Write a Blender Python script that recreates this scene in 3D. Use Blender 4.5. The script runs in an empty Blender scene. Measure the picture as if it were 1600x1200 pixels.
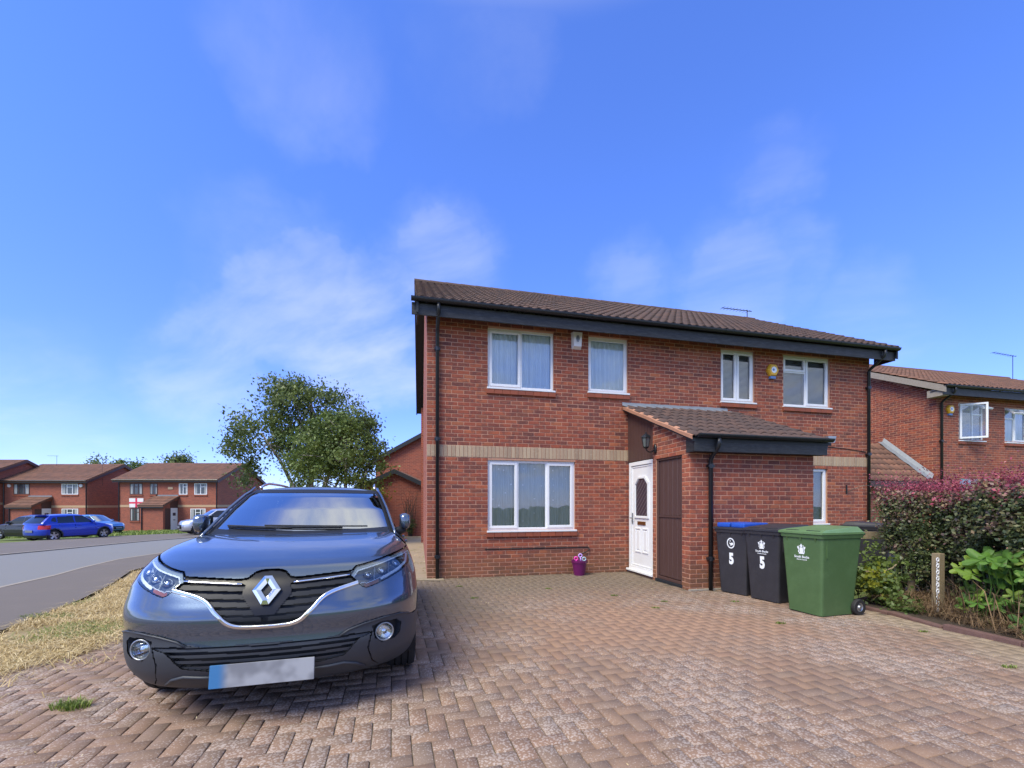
import bpy, bmesh, math, random
import numpy as np
from mathutils import Vector, Matrix
random.seed(7); np.random.seed(7)
sc = bpy.context.scene
R = math.radians
COL = sc.collection
# ------------------------------------------------------------------ camera
cam = bpy.data.cameras.new('camera'); camo = bpy.data.objects.new('camera', cam); COL.objects.link(camo)
camo.location = (0, 0, 1.41); camo.rotation_euler = (R(90), 0, 0)
cam.sensor_width = 36; cam.lens = 15.3; cam.shift_y = 0.1169; cam.clip_start = 0.05; cam.clip_end = 2000
sc.camera = camo
# ------------------------------------------------------------------ exposure
sc.view_settings.view_transform = 'Standard'; sc.view_settings.look = 'None'
sc.view_settings.gamma = 1.0; sc.view_settings.use_curve_mapping = False
sc.view_settings.exposure = 0.90
sc.render.film_transparent = False
SUN_EL, SUN_AZ = R(52), R(222)          # azimuth clockwise from +Y : behind and to the left of the camera
# ------------------------------------------------------------------ sun
sl = bpy.data.lights.new('sun', 'SUN'); slo = bpy.data.objects.new('sun', sl); COL.objects.link(slo)
sl.energy = 2.7; sl.angle = R(32); sl.color = (1.0, 0.93, 0.73)
sd = Vector((math.sin(SUN_AZ)*math.cos(SUN_EL), math.cos(SUN_AZ)*math.cos(SUN_EL), math.sin(SUN_EL)))
slo.rotation_euler = sd.to_track_quat('Z', 'Y').to_euler(); slo.location = (-10, -10, 20)
# ------------------------------------------------------------------ node helpers
class G:
    def __init__(s, nt): s.nt = nt
    def n(s, t, **kw):
        nd = s.nt.nodes.new(t)
        for k, v in kw.items(): setattr(nd, k, v)
        return nd
    def put(s, sock, v):
        if hasattr(v, 'links'): s.nt.links.new(v, sock)
        elif v is not None:
            if sock.type == 'RGBA' and len(v) == 3: v = (*v, 1)
            sock.default_value = v
    def m(s, op, a, b=None, c=None, clamp=False):
        nd = s.n('ShaderNodeMath', operation=op, use_clamp=clamp)
        s.put(nd.inputs[0], a)
        if b is not None: s.put(nd.inputs[1], b)
        if c is not None: s.put(nd.inputs[2], c)
        return nd.outputs[0]
    def vm(s, op, a, b=None, out=0):
        nd = s.n('ShaderNodeVectorMath', operation=op); s.put(nd.inputs[0], a)
        if b is not None: s.put(nd.inputs[3 if op == 'SCALE' else 1], b)
        return nd.outputs[out]
    def mix(s, f, a, b, blend='MIX'):
        nd = s.n('ShaderNodeMix', data_type='RGBA', blend_type=blend)
        s.put(nd.inputs[0], f); s.put(nd.inputs[6], a); s.put(nd.inputs[7], b); return nd.outputs[2]
    def noise(s, vec, scale, detail=4, rough=.55, dist=0.0, col=False):
        nd = s.n('ShaderNodeTexNoise'); s.put(nd.inputs['Vector'], vec)
        nd.inputs['Scale'].default_value = scale; nd.inputs['Detail'].default_value = detail
        nd.inputs['Roughness'].default_value = rough; nd.inputs['Distortion'].default_value = dist
        return nd.outputs[1 if col else 0]
    def vor(s, vec, scale, feature='F1', out=0, rnd=1.0):
        nd = s.n('ShaderNodeTexVoronoi', feature=feature); s.put(nd.inputs['Vector'], vec)
        nd.inputs['Scale'].default_value = scale; nd.inputs['Randomness'].default_value = rnd; return nd.outputs[out]
    def step(s, v, a, b, lo=0., hi=1.):
        nd = s.n('ShaderNodeMapRange', interpolation_type='SMOOTHSTEP'); s.put(nd.inputs[0], v)
        for i, x in enumerate((a, b, lo, hi)): nd.inputs[i+1].default_value = x
        return nd.outputs[0]
    def ramp(s, f, stops, interp='LINEAR'):
        nd = s.n('ShaderNodeValToRGB'); nd.color_ramp.interpolation = interp; s.put(nd.inputs[0], f)
        e = nd.color_ramp.elements
        while len(e) < len(stops): e.new(.5)
        for i, (p, c) in enumerate(stops): e[i].position = p; e[i].color = (*c[:3], 1)
        return nd.outputs[0]
    def xyz(s, v):
        nd = s.n('ShaderNodeSeparateXYZ'); s.put(nd.inputs[0], v); return nd.outputs
    def vec(s, x, y, z):
        nd = s.n('ShaderNodeCombineXYZ')
        for i, q in enumerate((x, y, z)): s.put(nd.inputs[i], q)
        return nd.outputs[0]
    def obj(s): return s.n('ShaderNodeTexCoord').outputs['Object']
    def pos(s): return s.n('ShaderNodeNewGeometry').outputs['Position']
    def attr(s, name): return s.n('ShaderNodeAttribute', attribute_name=name).outputs['Fac']
    def rnd(s):
        return s.m('FRACT', s.m('ADD', s.attr('rnd'), s.n('ShaderNodeObjectInfo').outputs['Random']))
    def bump(s, h, strength=.3, dist=.01, normal=None):
        nd = s.n('ShaderNodeBump'); nd.inputs['Strength'].default_value = strength; nd.inputs['Distance'].default_value = dist
        s.put(nd.inputs['Height'], h)
        if normal is not None: s.put(nd.inputs['Normal'], normal)
        return nd.outputs[0]
MATS = {}
def mat(name, col=(.5, .5, .5), rough=.6, metal=0., fn=None, **kw):
    m = bpy.data.materials.new(name); m.use_nodes = True; nt = m.node_tree
    b = nt.nodes['Principled BSDF']; g = G(nt); g.b = b
    b.inputs['Roughness'].default_value = rough; b.inputs['Metallic'].default_value = metal
    b.inputs['Base Color'].default_value = (*col, 1)
    for k, v in kw.items(): b.inputs[k.replace('_', ' ')].default_value = v
    if fn:
        r = fn(g) or {}
        for k, v in r.items(): g.put(b.inputs[k], v)
    MATS[name] = m
    return m
# ------------------------------------------------------------------ world : clear blue sky with wisps, cumulus overhead and behind
w = bpy.data.worlds.new('World'); sc.world = w; w.use_nodes = True
wn = w.node_tree; wn.nodes.clear(); g = G(wn)
sky = g.n('ShaderNodeTexSky', sky_type='NISHITA', sun_disc=False)
sky.sun_elevation = SUN_EL; sky.sun_rotation = SUN_AZ
sky.air_density = 1.0; sky.dust_density = 0.0; sky.ozone_density = 2.2; sky.altitude = 50
D = g.vm('NORMALIZE', g.n('ShaderNodeTexCoord').outputs['Generated'])
dx, dy, dz = g.xyz(D)
hs = g.n('ShaderNodeHueSaturation'); hs.inputs['Hue'].default_value = .505; hs.inputs['Saturation'].default_value = 1.0; hs.inputs['Value'].default_value = 1.0
g.put(hs.inputs['Color'], g.mix(1.0, sky.outputs[0], g.mix(g.step(dz, .0, .62), (.58, .725, 1.40), (.645, .965, 1.62)), 'MULTIPLY'))
def pdir(px, py):
    v = Vector(((px-800)/680, 1, (787-py)/680)); v.normalize(); return tuple(v)
Dw = g.vm('NORMALIZE', g.vm('ADD', D, g.vm('SCALE', g.vm('SUBTRACT', g.noise(D, 3.6, 5, .6, col=True), (.5, .5, .5)), .26)))
def blob(px, py, a, b):
    d = g.vm('DOT_PRODUCT', Dw, pdir(px, py), out=1); return g.step(d, math.cos(b), math.cos(a))
zz = g.m('ADD', g.m('ABSOLUTE', dz), .22)
plane = g.vec(g.m('DIVIDE', dx, zz), g.m('DIVIDE', dy, zz), 0.)
rot = g.n('ShaderNodeVectorRotate', rotation_type='Z_AXIS'); rot.inputs['Angle'].default_value = R(28); g.put(rot.inputs['Vector'], plane)
warp = g.vm('ADD', rot.outputs[0], g.vm('SCALE', g.noise(plane, 1.1, 2, .5, col=True), .45))
n1 = g.noise(g.vm('MULTIPLY', warp, (.8, 1.7, 1.0)), 1.9, 8, .56)
n2 = g.noise(g.vm('ADD', warp, (3.1, 7.7, 0)), 1.25, 8, .60)
wisp = g.step(n1, .22, .80)
msk = None
for px, py, a, b, s in ((470, 490, .0, .18, .55), (600, 525, .0, .18, .80), (700, 450, .0, .18, .46), (535, 570, .0, .14, .72), (385, 510, .0, .13, .5), (430, 420, .0, .14, .22), (480, 70, .0, .15, .22), (1215, 275, .0, .10, .30),
                        (1150, 450, .0, .17, .34), (1230, 415, .0, .10, .25), (985, 430, .0, .11, .28), (740, 5, 0, .14, .25), (340, 590, 0, .14, .42), (380, 330, 0, .10, .14), (1350, 520, 0, .14, .2), (60, 620, 0, .16, .25)):
    t = g.m('MULTIPLY', blob(px, py, a, b), s); msk = t if msk is None else g.m('MAXIMUM', msk, t)
cl1 = g.m('MULTIPLY', wisp, msk)
up = g.step(dz, .735, .86); back = g.step(dy, .12, -.35)
cov = g.m('MULTIPLY', g.m('MAXIMUM', up, back), g.step(dz, -.02, .10))
cl2 = g.m('MULTIPLY', g.step(n2, .37, .62), cov)
cl = g.m('MAXIMUM', g.m('MULTIPLY', cl1, .58), g.m('MULTIPLY', cl2, .92), clamp=True)
SKYS = .118
bg1 = g.n('ShaderNodeBackground'); bg1.inputs[1].default_value = SKYS; g.put(bg1.inputs[0], hs.outputs[0])
bg2 = g.n('ShaderNodeBackground'); bg2.inputs[1].default_value = .68
n3 = g.noise(g.vm('ADD', warp, (1.3, 4.2, 0)), 2.6, 7, .62)
g.put(bg2.inputs[0], g.mix(g.step(g.m('MAXIMUM', n3, g.m('MULTIPLY', msk, 2.0)), .38, .62), (.52, .64, .84), (1.0, 1.0, .95)))
ms = g.n('ShaderNodeMixShader'); g.put(ms.inputs[0], cl); g.put(ms.inputs[1], bg1.outputs[0]); g.put(ms.inputs[2], bg2.outputs[0])
wo = g.n('ShaderNodeOutputWorld'); wn.links.new(ms.outputs[0], wo.inputs[0])
# ------------------------------------------------------------------ mesh builder
def tag(o, label=None, cat=None, group=None, kind=None):
    if label: o['label'] = label
    if cat: o['category'] = cat
    if group: o['group'] = group
    if kind: o['kind'] = kind
    return o
def setrnd(me, rn):
    a = me.attributes.new('rnd', 'FLOAT', 'FACE'); a.data.foreach_set('value', np.asarray(rn, dtype=np.float32))
def link(me, name, m, parent=None, smooth=False, kind=None, loc=None):
    o = bpy.data.objects.new(name, me); COL.objects.link(o)
    if m is not None:
        for q in (m if isinstance(m, (list, tuple)) else [m]):
            q = MATS[q] if isinstance(q, str) else q
            me.materials.append(q)
    if parent is not None: o.parent = parent
    if smooth: me.polygons.foreach_set('use_smooth', [True]*len(me.polygons))
    if kind: o['kind'] = kind
    if loc is not None: o.location = loc
    return o
class MB:
    def __init__(s): s.v = []; s.f = []; s.r = []; s.mi = []; s.cr = 0.0; s.cm = 0
    def add(s, vs, fs):
        b = len(s.v); s.v.extend(vs)
        for q in fs: s.f.append(tuple(b+i for i in q)); s.r.append(s.cr); s.mi.append(s.cm)
        return s
    def box(s, x0, x1, y0, y1, z0, z1, skip=''):
        vs = [(x0, y0, z0), (x1, y0, z0), (x1, y1, z0), (x0, y1, z0), (x0, y0, z1), (x1, y0, z1), (x1, y1, z1), (x0, y1, z1)]
        F = {'b': (0, 3, 2, 1), 't': (4, 5, 6, 7), 'f': (0, 1, 5, 4), 'r': (1, 2, 6, 5), 'k': (2, 3, 7, 6), 'l': (3, 0, 4, 7)}
        return s.add(vs, [q for k, q in F.items() if k not in skip])
    def bbox(s, x0, x1, y0, y1, z0, z1, b=.006):
        bm = bmesh.new(); bmesh.ops.create_cube(bm, size=1)
        for q in bm.verts: q.co = ((x0+x1)/2+q.co.x*(x1-x0), (y0+y1)/2+q.co.y*(y1-y0), (z0+z1)/2+q.co.z*(z1-z0))
        bmesh.ops.bevel(bm, geom=bm.edges[:], offset=b, segments=2, affect='EDGES', profile=.6)
        return s.bm(bm)
    def bm(s, bm, M=None):
        bm.verts.index_update()
        s.add([tuple((M @ q.co) if M else q.co) for q in bm.verts], [tuple(q.index for q in fc.verts) for fc in bm.faces]); bm.free(); return s
    def tube(s, pts, r, n=8, caps=True):
        pts = [Vector(p) for p in pts]; rs = r if isinstance(r, (list, tuple)) else [r]*len(pts)
        vs = []; up = Vector((0, 0, 1)); prev = None
        for i, p in enumerate(pts):
            d = (pts[min(i+1, len(pts)-1)] - pts[max(i-1, 0)]).normalized()
            if prev is None:
                a = d.cross(up if abs(d.z) < .9 else Vector((1, 0, 0))).normalized()
            else: a = (prev - d*prev.dot(d)).normalized()
            prev = a; b = d.cross(a)
            for k in range(n):
                t = 2*math.pi*k/n; vs.append(tuple(p + (a*math.cos(t)+b*math.sin(t))*rs[i]))
        fs = [(i*n+k, i*n+(k+1) % n, (i+1)*n+(k+1) % n, (i+1)*n+k) for i in range(len(pts)-1) for k in range(n)]
        if caps: fs += [tuple(range(n-1, -1, -1)), tuple((len(pts)-1)*n+k for k in range(n))]
        return s.add(vs, fs)
    def lathe(s, prof, n=24, M=None, close=False):
        vs = []; fs = []
        for r, z in prof:
            for k in range(n):
                t = 2*math.pi*k/n; p = Vector((r*math.cos(t), r*math.sin(t), z)); vs.append(tuple(M @ p) if M else tuple(p))
        m = len(prof)
        for i in range(m if close else m-1):
            j = (i+1) % m
            for k in range(n): fs.append((i*n+k, i*n+(k+1) % n, j*n+(k+1) % n, j*n+k))
        if not close:
            if prof[0][0] > 1e-6: fs.append(tuple(range(n-1, -1, -1)))
            if prof[-1][0] > 1e-6: fs.append(tuple((m-1)*n+k for k in range(n)))
        return s.add(vs, fs)
    def prism(s, poly, h, M=None):
        n = len(poly); vs = [(x, y, 0) for x, y in poly]+[(x, y, h) for x, y in poly]
        if M: vs = [tuple(M @ Vector(q)) for q in vs]
        return s.add(vs, [tuple(range(n-1, -1, -1)), tuple(range(n, 2*n))]+[(i, (i+1) % n, n+(i+1) % n, n+i) for i in range(n)])
    def grid(s, pts):      # pts[i][j]
        n = len(pts); m = len(pts[0])
        return s.add([tuple(p) for row in pts for p in row], [(i*m+j, i*m+j+1, (i+1)*m+j+1, (i+1)*m+j) for i in range(n-1) for j in range(m-1)])
    def mesh(s, name):
        me = bpy.data.meshes.new(name); me.from_pydata(s.v, [], s.f); setrnd(me, s.r)
        me.polygons.foreach_set('material_index', s.mi); me.update(); return me
    def build(s, name, m, parent=None, smooth=False, kind=None, loc=None):
        return link(s.mesh(name), name, m, parent, smooth, kind, loc)
def empty(name, loc=(0, 0, 0), rz=0, label=None, cat=None, group=None):
    o = bpy.data.objects.new(name, None); COL.objects.link(o); o.location = loc; o.rotation_euler = (0, 0, rz); o.empty_display_size = .2
    return tag(o, label, cat, group)
def copy_tree(o, parent=None):
    c = o.copy(); COL.objects.link(c); c.parent = parent
    for ch in list(o.children): copy_tree(ch, c)
    return c
def npmesh(name, V, F, rn=None):
    V = np.asarray(V, np.float32); F = np.asarray(F, np.int32); me = bpy.data.meshes.new(name); k = F.shape[1]
    me.vertices.add(len(V)); me.vertices.foreach_set('co', V.ravel())
    me.loops.add(F.size); me.loops.foreach_set('vertex_index', F.ravel())
    me.polygons.add(len(F)); me.polygons.foreach_set('loop_start', np.arange(0, F.size, k, dtype=np.int32))
    me.polygons.foreach_set('loop_total', np.full(len(F), k, np.int32))
    me.update(calc_edges=True)
    if rn is not None: setrnd(me, rn)
    return me
# ------------------------------------------------------------------ ground height and the house frame
def gz(x, y):
    z = .02*max(0., 7.2-max(y, -4.))
    p = min(-.6*x+.8*y, 95)-15
    if p > -6: z -= .0306*(p if p > 6 else (p+6)**2/24.)
    return z
TH = math.atan2(680, 2895); UX = (math.cos(TH), math.sin(TH)); NX = (math.sin(TH), -math.cos(TH)); F0 = (-1.592, 8.14)
def hw(s, t, z=0.): return (F0[0]+UX[0]*s+NX[0]*t, F0[1]+UX[1]*s+NX[1]*t, z)     # house frame (s along the front, t outwards) to world
# ------------------------------------------------------------------ materials
def f_brick(dirt=True):
    def fn(g):
        p = g.obj(); r = g.rnd(); P = g.pos()
        c = g.ramp(r, [(0, (.32, .078, .038)), (.22, (.265, .060, .034)), (.40, (.165, .045, .033)), (.55, (.36, .096, .044)), (.70, (.275, .067, .038)), (.86, (.120, .040, .033)), (1, (.40, .122, .052))])
        n = g.noise(P, 9, 3, .6); n3 = g.noise(g.vm('ADD', P, (9, 3, 1)), 26, 4, .65)
        c = g.mix(g.step(n, .48, .62, 0, .62), c, (.125, .048, .040))
        c = g.mix(g.step(n3, .45, .75, 0, .45), c, (.40, .135, .065))
        c = g.mix(g.step(g.noise(P, 90, 3, .7), .5, .8, 0, .35), c, (.10, .04, .03))
        h = g.noise(P, 140, 4, .7)
        if dirt:
            z = g.xyz(P)[2]; w = g.m('ADD', z, g.m('MULTIPLY', g.noise(P, 1.7, 4, .6), -.9))
            c = g.mix(g.step(w, .28, -.35, 0, .55), c, (.13, .085, .04))
            c = g.mix(g.step(g.noise(P, .8, 3, .6), .52, .75, 0, .35), c, (.34, .12, .075))
        return {'Base Color': c, 'Normal': g.bump(h, .35, .004)}
    return fn
mat('brick', rough=.88, fn=f_brick())
mat('mortar', rough=.95, fn=lambda g: {'Base Color': g.mix(g.noise(g.pos(), 12, 4), (.42, .215, .140), (.56, .315, .212)), 'Normal': g.bump(g.noise(g.pos(), 200, 3), .4, .003)})
def fn(g):
    P = g.pos(); c = g.ramp(g.rnd(), [(0, (.37, .26, .175)), (.5, (.43, .325, .215)), (1, (.31, .22, .15))])
    c = g.mix(g.step(g.noise(P, 22, 4, .7), .5, .72, 0, .55), c, (.50, .40, .27))
    return {'Base Color': c, 'Normal': g.bump(g.noise(P, 120, 4, .7), .4, .004)}
mat('cream_brick', rough=.9, fn=fn)
def f_tile(g, a=(.105, .060, .046), b=(.066, .044, .039), li=(.30, .19, .13)):
    P = g.pos(); c = g.mix(g.rnd(), a, b)
    c = g.mix(g.step(g.noise(P, 5, 4, .7), .45, .7, 0, .6), c, b)
    c = g.mix(g.step(g.noise(P, 55, 4, .75), .60, .74, 0, .6), c, li)
    return {'Base Color': c, 'Normal': g.bump(g.noise(P, 120, 4, .7), .5, .006)}
mat('roof_tile', rough=.85, fn=f_tile)
mat('roof_tile_far', rough=.85, fn=lambda g: f_tile(g, (.22, .105, .066), (.14, .075, .052), (.38, .25, .17)))
mat('sill_tile', rough=.7, fn=lambda g: {'Base Color': g.mix(g.rnd(), (.30, .075, .032), (.22, .06, .032)), 'Normal': g.bump(g.noise(g.pos(), 90, 3), .2, .003)})
mat('upvc', (.80, .81, .82), .28, fn=lambda g: {'Base Color': g.mix(g.step(g.noise(g.pos(), 6, 5, .7), .5, .8, 0, .35), (.74, .755, .77), (.56, .555, .53))})
mat('black_board', (.02, .022, .026), .55, fn=lambda g: {'Base Color': g.mix(g.step(g.noise(g.vm('MULTIPLY', g.obj(), (1, 1, 6)), 7, 5, .7), .4, .75), (.013, .014, .016), (.042, .045, .049)), 'Normal': g.bump(g.noise(g.obj(), 30, 5), .25, .01)})
mat('black_plastic', (.013, .015, .019), .34)
mat('barge', (.012, .016, .022), .6)
mat('lead', (.22, .25, .29), .6, .0, fn=lambda g: {'Base Color': g.mix(g.noise(g.pos(), 14, 5, .7), (.12, .14, .165), (.27, .295, .32))})
mat('verge_mortar', (.40, .21, .13), .9, fn=lambda g: {'Base Color': g.mix(g.noise(g.pos(), 16, 4), (.30, .13, .08), (.46, .25, .16))})
def fn(g):
    p = g.obj(); gr = g.noise(g.vm('MULTIPLY', p, (14, 14, .9)), 3, 5, .7)
    return {'Base Color': g.mix(gr, (.055, .027, .024), (.092, .050, .044)), 'Normal': g.bump(gr, .15, .004)}
mat('brown_wood', rough=.5, fn=fn)
def glassy(name, tint, refl, rough=.0, alpha=.55):
    m = bpy.data.materials.new(name); m.use_nodes = True; nt = m.node_tree; nt.nodes.clear(); g = G(nt)
    tr = g.n('ShaderNodeBsdfTransparent'); tr.inputs[0].default_value = (*tint, 1)
    gl = g.n('ShaderNodeBsdfGlossy'); gl.inputs['Roughness'].default_value = rough; gl.inputs['Color'].default_value = (.95, .98, 1, 1)
    wv = g.noise(g.pos(), 2.2, 2, .5)
    g.put(gl.inputs['Normal'], g.bump(wv, .10, .02))
    fr = g.n('ShaderNodeFresnel'); fr.inputs[0].default_value = 1.5
    ms = g.n('ShaderNodeMixShader'); g.put(ms.inputs[0], g.m('ADD', g.m('MULTIPLY', fr.outputs[0], 1.3), refl, clamp=True)); g.put(ms.inputs[1], tr.outputs[0]); g.put(ms.inputs[2], gl.outputs[0])
    o = g.n('ShaderNodeOutputMaterial'); nt.links.new(ms.outputs[0], o.inputs[0]); MATS[name] = m
glassy('window_glass', (.90, .94, .95), .09)
glassy('car_glass', (.26, .32, .34), .42)
glassy('lamp_glass', (.85, .90, .93), .06)
mat('dark_glass', (.012, .016, .02), .06, Specular_IOR_Level=.8)
mat('far_curtain', (.36, .37, .37), .9)
mat('curtain', (.72, .74, .72), .9, fn=lambda g: {'Base Color': g.mix(g.noise(g.vm('MULTIPLY', g.obj(), (9, 1, .7)), 6, 3), (.70, .74, .76), (.90, .91, .88))})
def fn(g):
    p = g.obj(); x, y, z = g.xyz(p); v = g.vec(x, 0., z)
    d = g.vor(g.vm('MULTIPLY', v, (1, 0, .85)), 8, rnd=.35)
    c = g.mix(g.noise(g.vm('MULTIPLY', p, (9, 1, .7)), 4, 3), (.36, .38, .36), (.60, .61, .56))
    return {'Base Color': g.mix(g.step(d, .13, .10), c, (.80, .78, .80))}
mat('net_curtain', rough=.9, fn=fn)
mat('blind', (.62, .63, .63), .6)
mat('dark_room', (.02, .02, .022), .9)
mat('white_paint', (.75, .76, .78), .35)
mat('alarm_white', (.74, .72, .73), .4)
mat('alarm_yellow', (.72, .40, .03), .4)
mat('alarm_blue', (.10, .20, .45), .4)
mat('brass', (.20, .085, .03), .4, .6)
mat('leaded', (.10, .085, .10), .25, fn=lambda g: {'Base Color': g.mix(g.step(g.m('ABSOLUTE', g.m('SUBTRACT', g.m('FRACT', g.m('MULTIPLY', g.m('ADD', g.xyz(g.obj())[1], g.xyz(g.obj())[2]), 9.0)), .5)), .44, .47), (.045, .035, .05), (.22, .20, .22))})
mat('lamp_pane', (.35, .38, .38), .1, alpha=.6) if False else mat('lamp_pane', (.10, .11, .11), .12)
mat('metal_grey', (.35, .37, .39), .35, .8)
mat('antenna_metal', (.05, .05, .055), .5, .4)
# ground kinds
def fn(g):
    P = g.pos(); r = g.rnd(); X, Y, Z = g.xyz(P)
    c = g.ramp(r, [(0, (.228, .147, .098)), (.3, (.246, .154, .099)), (.5, (.220, .149, .105)), (.7, (.238, .144, .094)), (.85, (.212, .150, .108)), (1, (.256, .161, .103))])
    big = g.noise(P, .55, 4, .6); mid = g.noise(P, 4, 4, .65)
    c = g.mix(g.step(mid, .45, .75, 0, .4), c, (.135, .095, .082))
    # cleaner, warmer patch where the drive is not walked or parked on; blotchy edges
    ex = g.m('MULTIPLY', g.m('SUBTRACT', X, 1.7), .42); ey = g.m('MULTIPLY', g.m('SUBTRACT', Y, 4.9), .62)
    e = g.m('SQRT', g.m('ADD', g.m('MULTIPLY', ex, ex), g.m('MULTIPLY', ey, ey)))
    e = g.m('ADD', e, g.m('MULTIPLY', g.m('SUBTRACT', big, .5), 1.5))
    clean = g.step(e, .95, .25)
    c = g.mix(g.m('MULTIPLY', clean, .55), c, g.mix(r, (.37, .215, .130), (.30, .172, .108)))
    # grey green film towards the house
    hd = g.m('SUBTRACT', g.m('SUBTRACT', Y, g.m('MULTIPLY', X, .235)), 8.51)         # minus = distance in front of the house front
    film = g.step(g.m('ADD', hd, g.m('MULTIPLY', g.m('SUBTRACT', big, .5), 2.2)), -3.1, -.9)
    film = g.m('MAXIMUM', film, g.m('MULTIPLY', g.step(g.m('ADD', X, g.m('MULTIPLY', g.m('SUBTRACT', big, .5), 3.0)), .9, -.9), g.step(Y, 4.2, 6.2)))
    film = g.m('MULTIPLY', film, .80)
    c = g.mix(film, c, g.mix(mid, (.105, .088, .060), (.185, .145, .102)))
    # pale lichen specks, more of them away from the clean patch
    sp = g.vor(P, 62, rnd=1.0); sz = g.noise(P, 1.1, 4, .7)
    th = g.m('MULTIPLY', g.step(sz, .30, .62), .50); th = g.m('MULTIPLY', th, g.m('SUBTRACT', 1.0, g.m('MULTIPLY', clean, .8)))
    th = g.m('MULTIPLY', th, g.m('SUBTRACT', 1.0, g.m('MULTIPLY', film, .9)))
    spk = g.m('LESS_THAN', sp, th)
    fine = g.m('MULTIPLY', g.step(g.noise(P, 75, 3, .75), .56, .66), g.step(sz, .25, .58))
    fine = g.m('MULTIPLY', fine, g.m('SUBTRACT', 1.0, g.m('MULTIPLY', clean, .7))); fine = g.m('MULTIPLY', fine, g.m('SUBTRACT', 1.0, g.m('MULTIPLY', film, .8)))
    c = g.mix(g.m('MULTIPLY', spk, .46), c, (.50, .43, .38)); c = g.mix(g.m('MULTIPLY', fine, .42), c, (.54, .47, .42))
    sand = g.m('MULTIPLY', g.step(g.m('ADD', X, g.m('MULTIPLY', g.m('SUBTRACT', big, .5), 1.6)), 3.9, 4.5), .8)
    c = g.mix(sand, c, g.mix(mid, (.20, .16, .10), (.36, .28, .19)))
    c = g.mix(g.step(g.noise(P, 160, 2, .6), .5, .75, 0, .5), c, (.12, .08, .07))
    return {'Base Color': c, 'Normal': g.bump(g.noise(P, 170, 4, .75), .35, .004)}
mat('paver', rough=.9, fn=fn)
def fn(g):
    P = g.pos(); c = g.mix(g.noise(P, 30, 4), (.085, .068, .048), (.165, .132, .088)); c = g.mix(g.step(g.noise(P, 2.1, 5, .7), .56, .68), c, (.10, .105, .035)); return {'Base Color': c}
mat('joint_sand', rough=1, fn=fn)
def fn(g):
    P = g.pos(); n = g.noise(P, 130, 4, .7); c = g.mix(n, (.10, .10, .10), (.27, .27, .268)); c = g.mix(g.step(g.noise(P, .5, 4), .4, .7, 0, .5), c, (.19, .19, .188)); return {'Base Color': c, 'Normal': g.bump(n, .6, .008)}
mat('asphalt', rough=.9, fn=fn)
def fn(g):
    P = g.pos(); n = g.noise(P, 110, 4, .7); c = g.mix(n, (.085, .072, .062), (.19, .165, .145)); c = g.mix(g.step(g.noise(P, 1.1, 5, .65), .5, .75, 0, .5), c, (.20, .165, .14)); return {'Base Color': c, 'Normal': g.bump(n, .6, .006)}
mat('footway', rough=.95, fn=fn)
def fn(g):
    P = g.pos(); n = g.noise(P, 60, 4, .7); c = g.mix(n, (.19, .15, .10), (.37, .30, .21)); c = g.mix(g.step(g.noise(P, 2.2, 5, .7), .5, .68, 0, .7), c, (.16, .14, .06)); return {'Base Color': c, 'Normal': g.bump(n, .5, .006)}
mat('slab', rough=.95, fn=fn)
def fn(g):
    P = g.pos(); n = g.noise(P, 26, 4, .7); c = g.mix(n, (.060, .090, .018), (.16, .22, .045)); c = g.mix(g.step(g.noise(P, .7, 4), .45, .7, 0, .6), c, (.20, .19, .06)); return {'Base Color': c, 'Normal': g.bump(n, .8, .03)}
mat('lawn', rough=1, fn=fn)
def fn(g):
    P = g.pos(); n = g.noise(P, 30, 5, .7); c = g.mix(n, (.17, .125, .065), (.46, .36, .20)); return {'Base Color': c, 'Normal': g.bump(n, .7, .015)}
mat('dry_soil', rough=1, fn=fn)
mat('soil', rough=1, fn=lambda g: {'Base Color': g.mix(g.noise(g.pos(), 22, 5, .7), (.030, .021, .014), (.095, .068, .045)), 'Normal': g.bump(g.noise(g.pos(), 40, 4), .9, .03)})
mat('kerb', rough=.9, fn=lambda g: {'Base Color': g.mix(g.noise(g.pos(), 18, 5, .7), (.20, .17, .14), (.38, .34, .28)), 'Normal': g.bump(g.noise(g.pos(), 90, 4), .5, .006)})
mat('edging', rough=.9, fn=lambda g: {'Base Color': g.mix(g.noise(g.pos(), 14, 5, .7), (.085, .045, .038), (.20, .115, .095)), 'Normal': g.bump(g.noise(g.pos(), 90, 4), .6, .008)})
# leaves : rnd on the face picks the tint
def leafmat(name, stops, rough=.5, trans=.35):
    m = bpy.data.materials.new(name); m.use_nodes = True; nt = m.node_tree; g = G(nt); b = nt.nodes['Principled BSDF']
    c = g.ramp(g.attr('rnd'), stops); g.put(b.inputs['Base Color'], c); b.inputs['Roughness'].default_value = rough
    tl = g.n('ShaderNodeBsdfTranslucent'); g.put(tl.inputs[0], c); ms = g.n('ShaderNodeMixShader'); ms.inputs[0].default_value = trans
    g.put(ms.inputs[1], b.outputs[0]); g.put(ms.inputs[2], tl.outputs[0]); nt.links.new(ms.outputs[0], nt.nodes['Material Output'].inputs[0]); MATS[name] = m
leafmat('leaf_birch', [(0, (.060, .088, .022)), (.5, (.115, .160, .040)), (1, (.20, .26, .065))])
leafmat('leaf_light', [(0, (.065, .105, .024)), (.5, (.115, .175, .040)), (1, (.20, .265, .062))])
leafmat('leaf_yellow', [(0, (.16, .20, .02)), (1, (.38, .38, .04))])
leafmat('leaf_hedge', [(0, (.032, .050, .022)), (.25, (.085, .12, .040)), (.45, (.16, .16, .065)), (.58, (.10, .062, .060)), (.72, (.21, .125, .095)), (.84, (.33, .24, .12)), (.92, (.19, .032, .06)), (1, (.46, .09, .13))], .42, .25)
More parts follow.
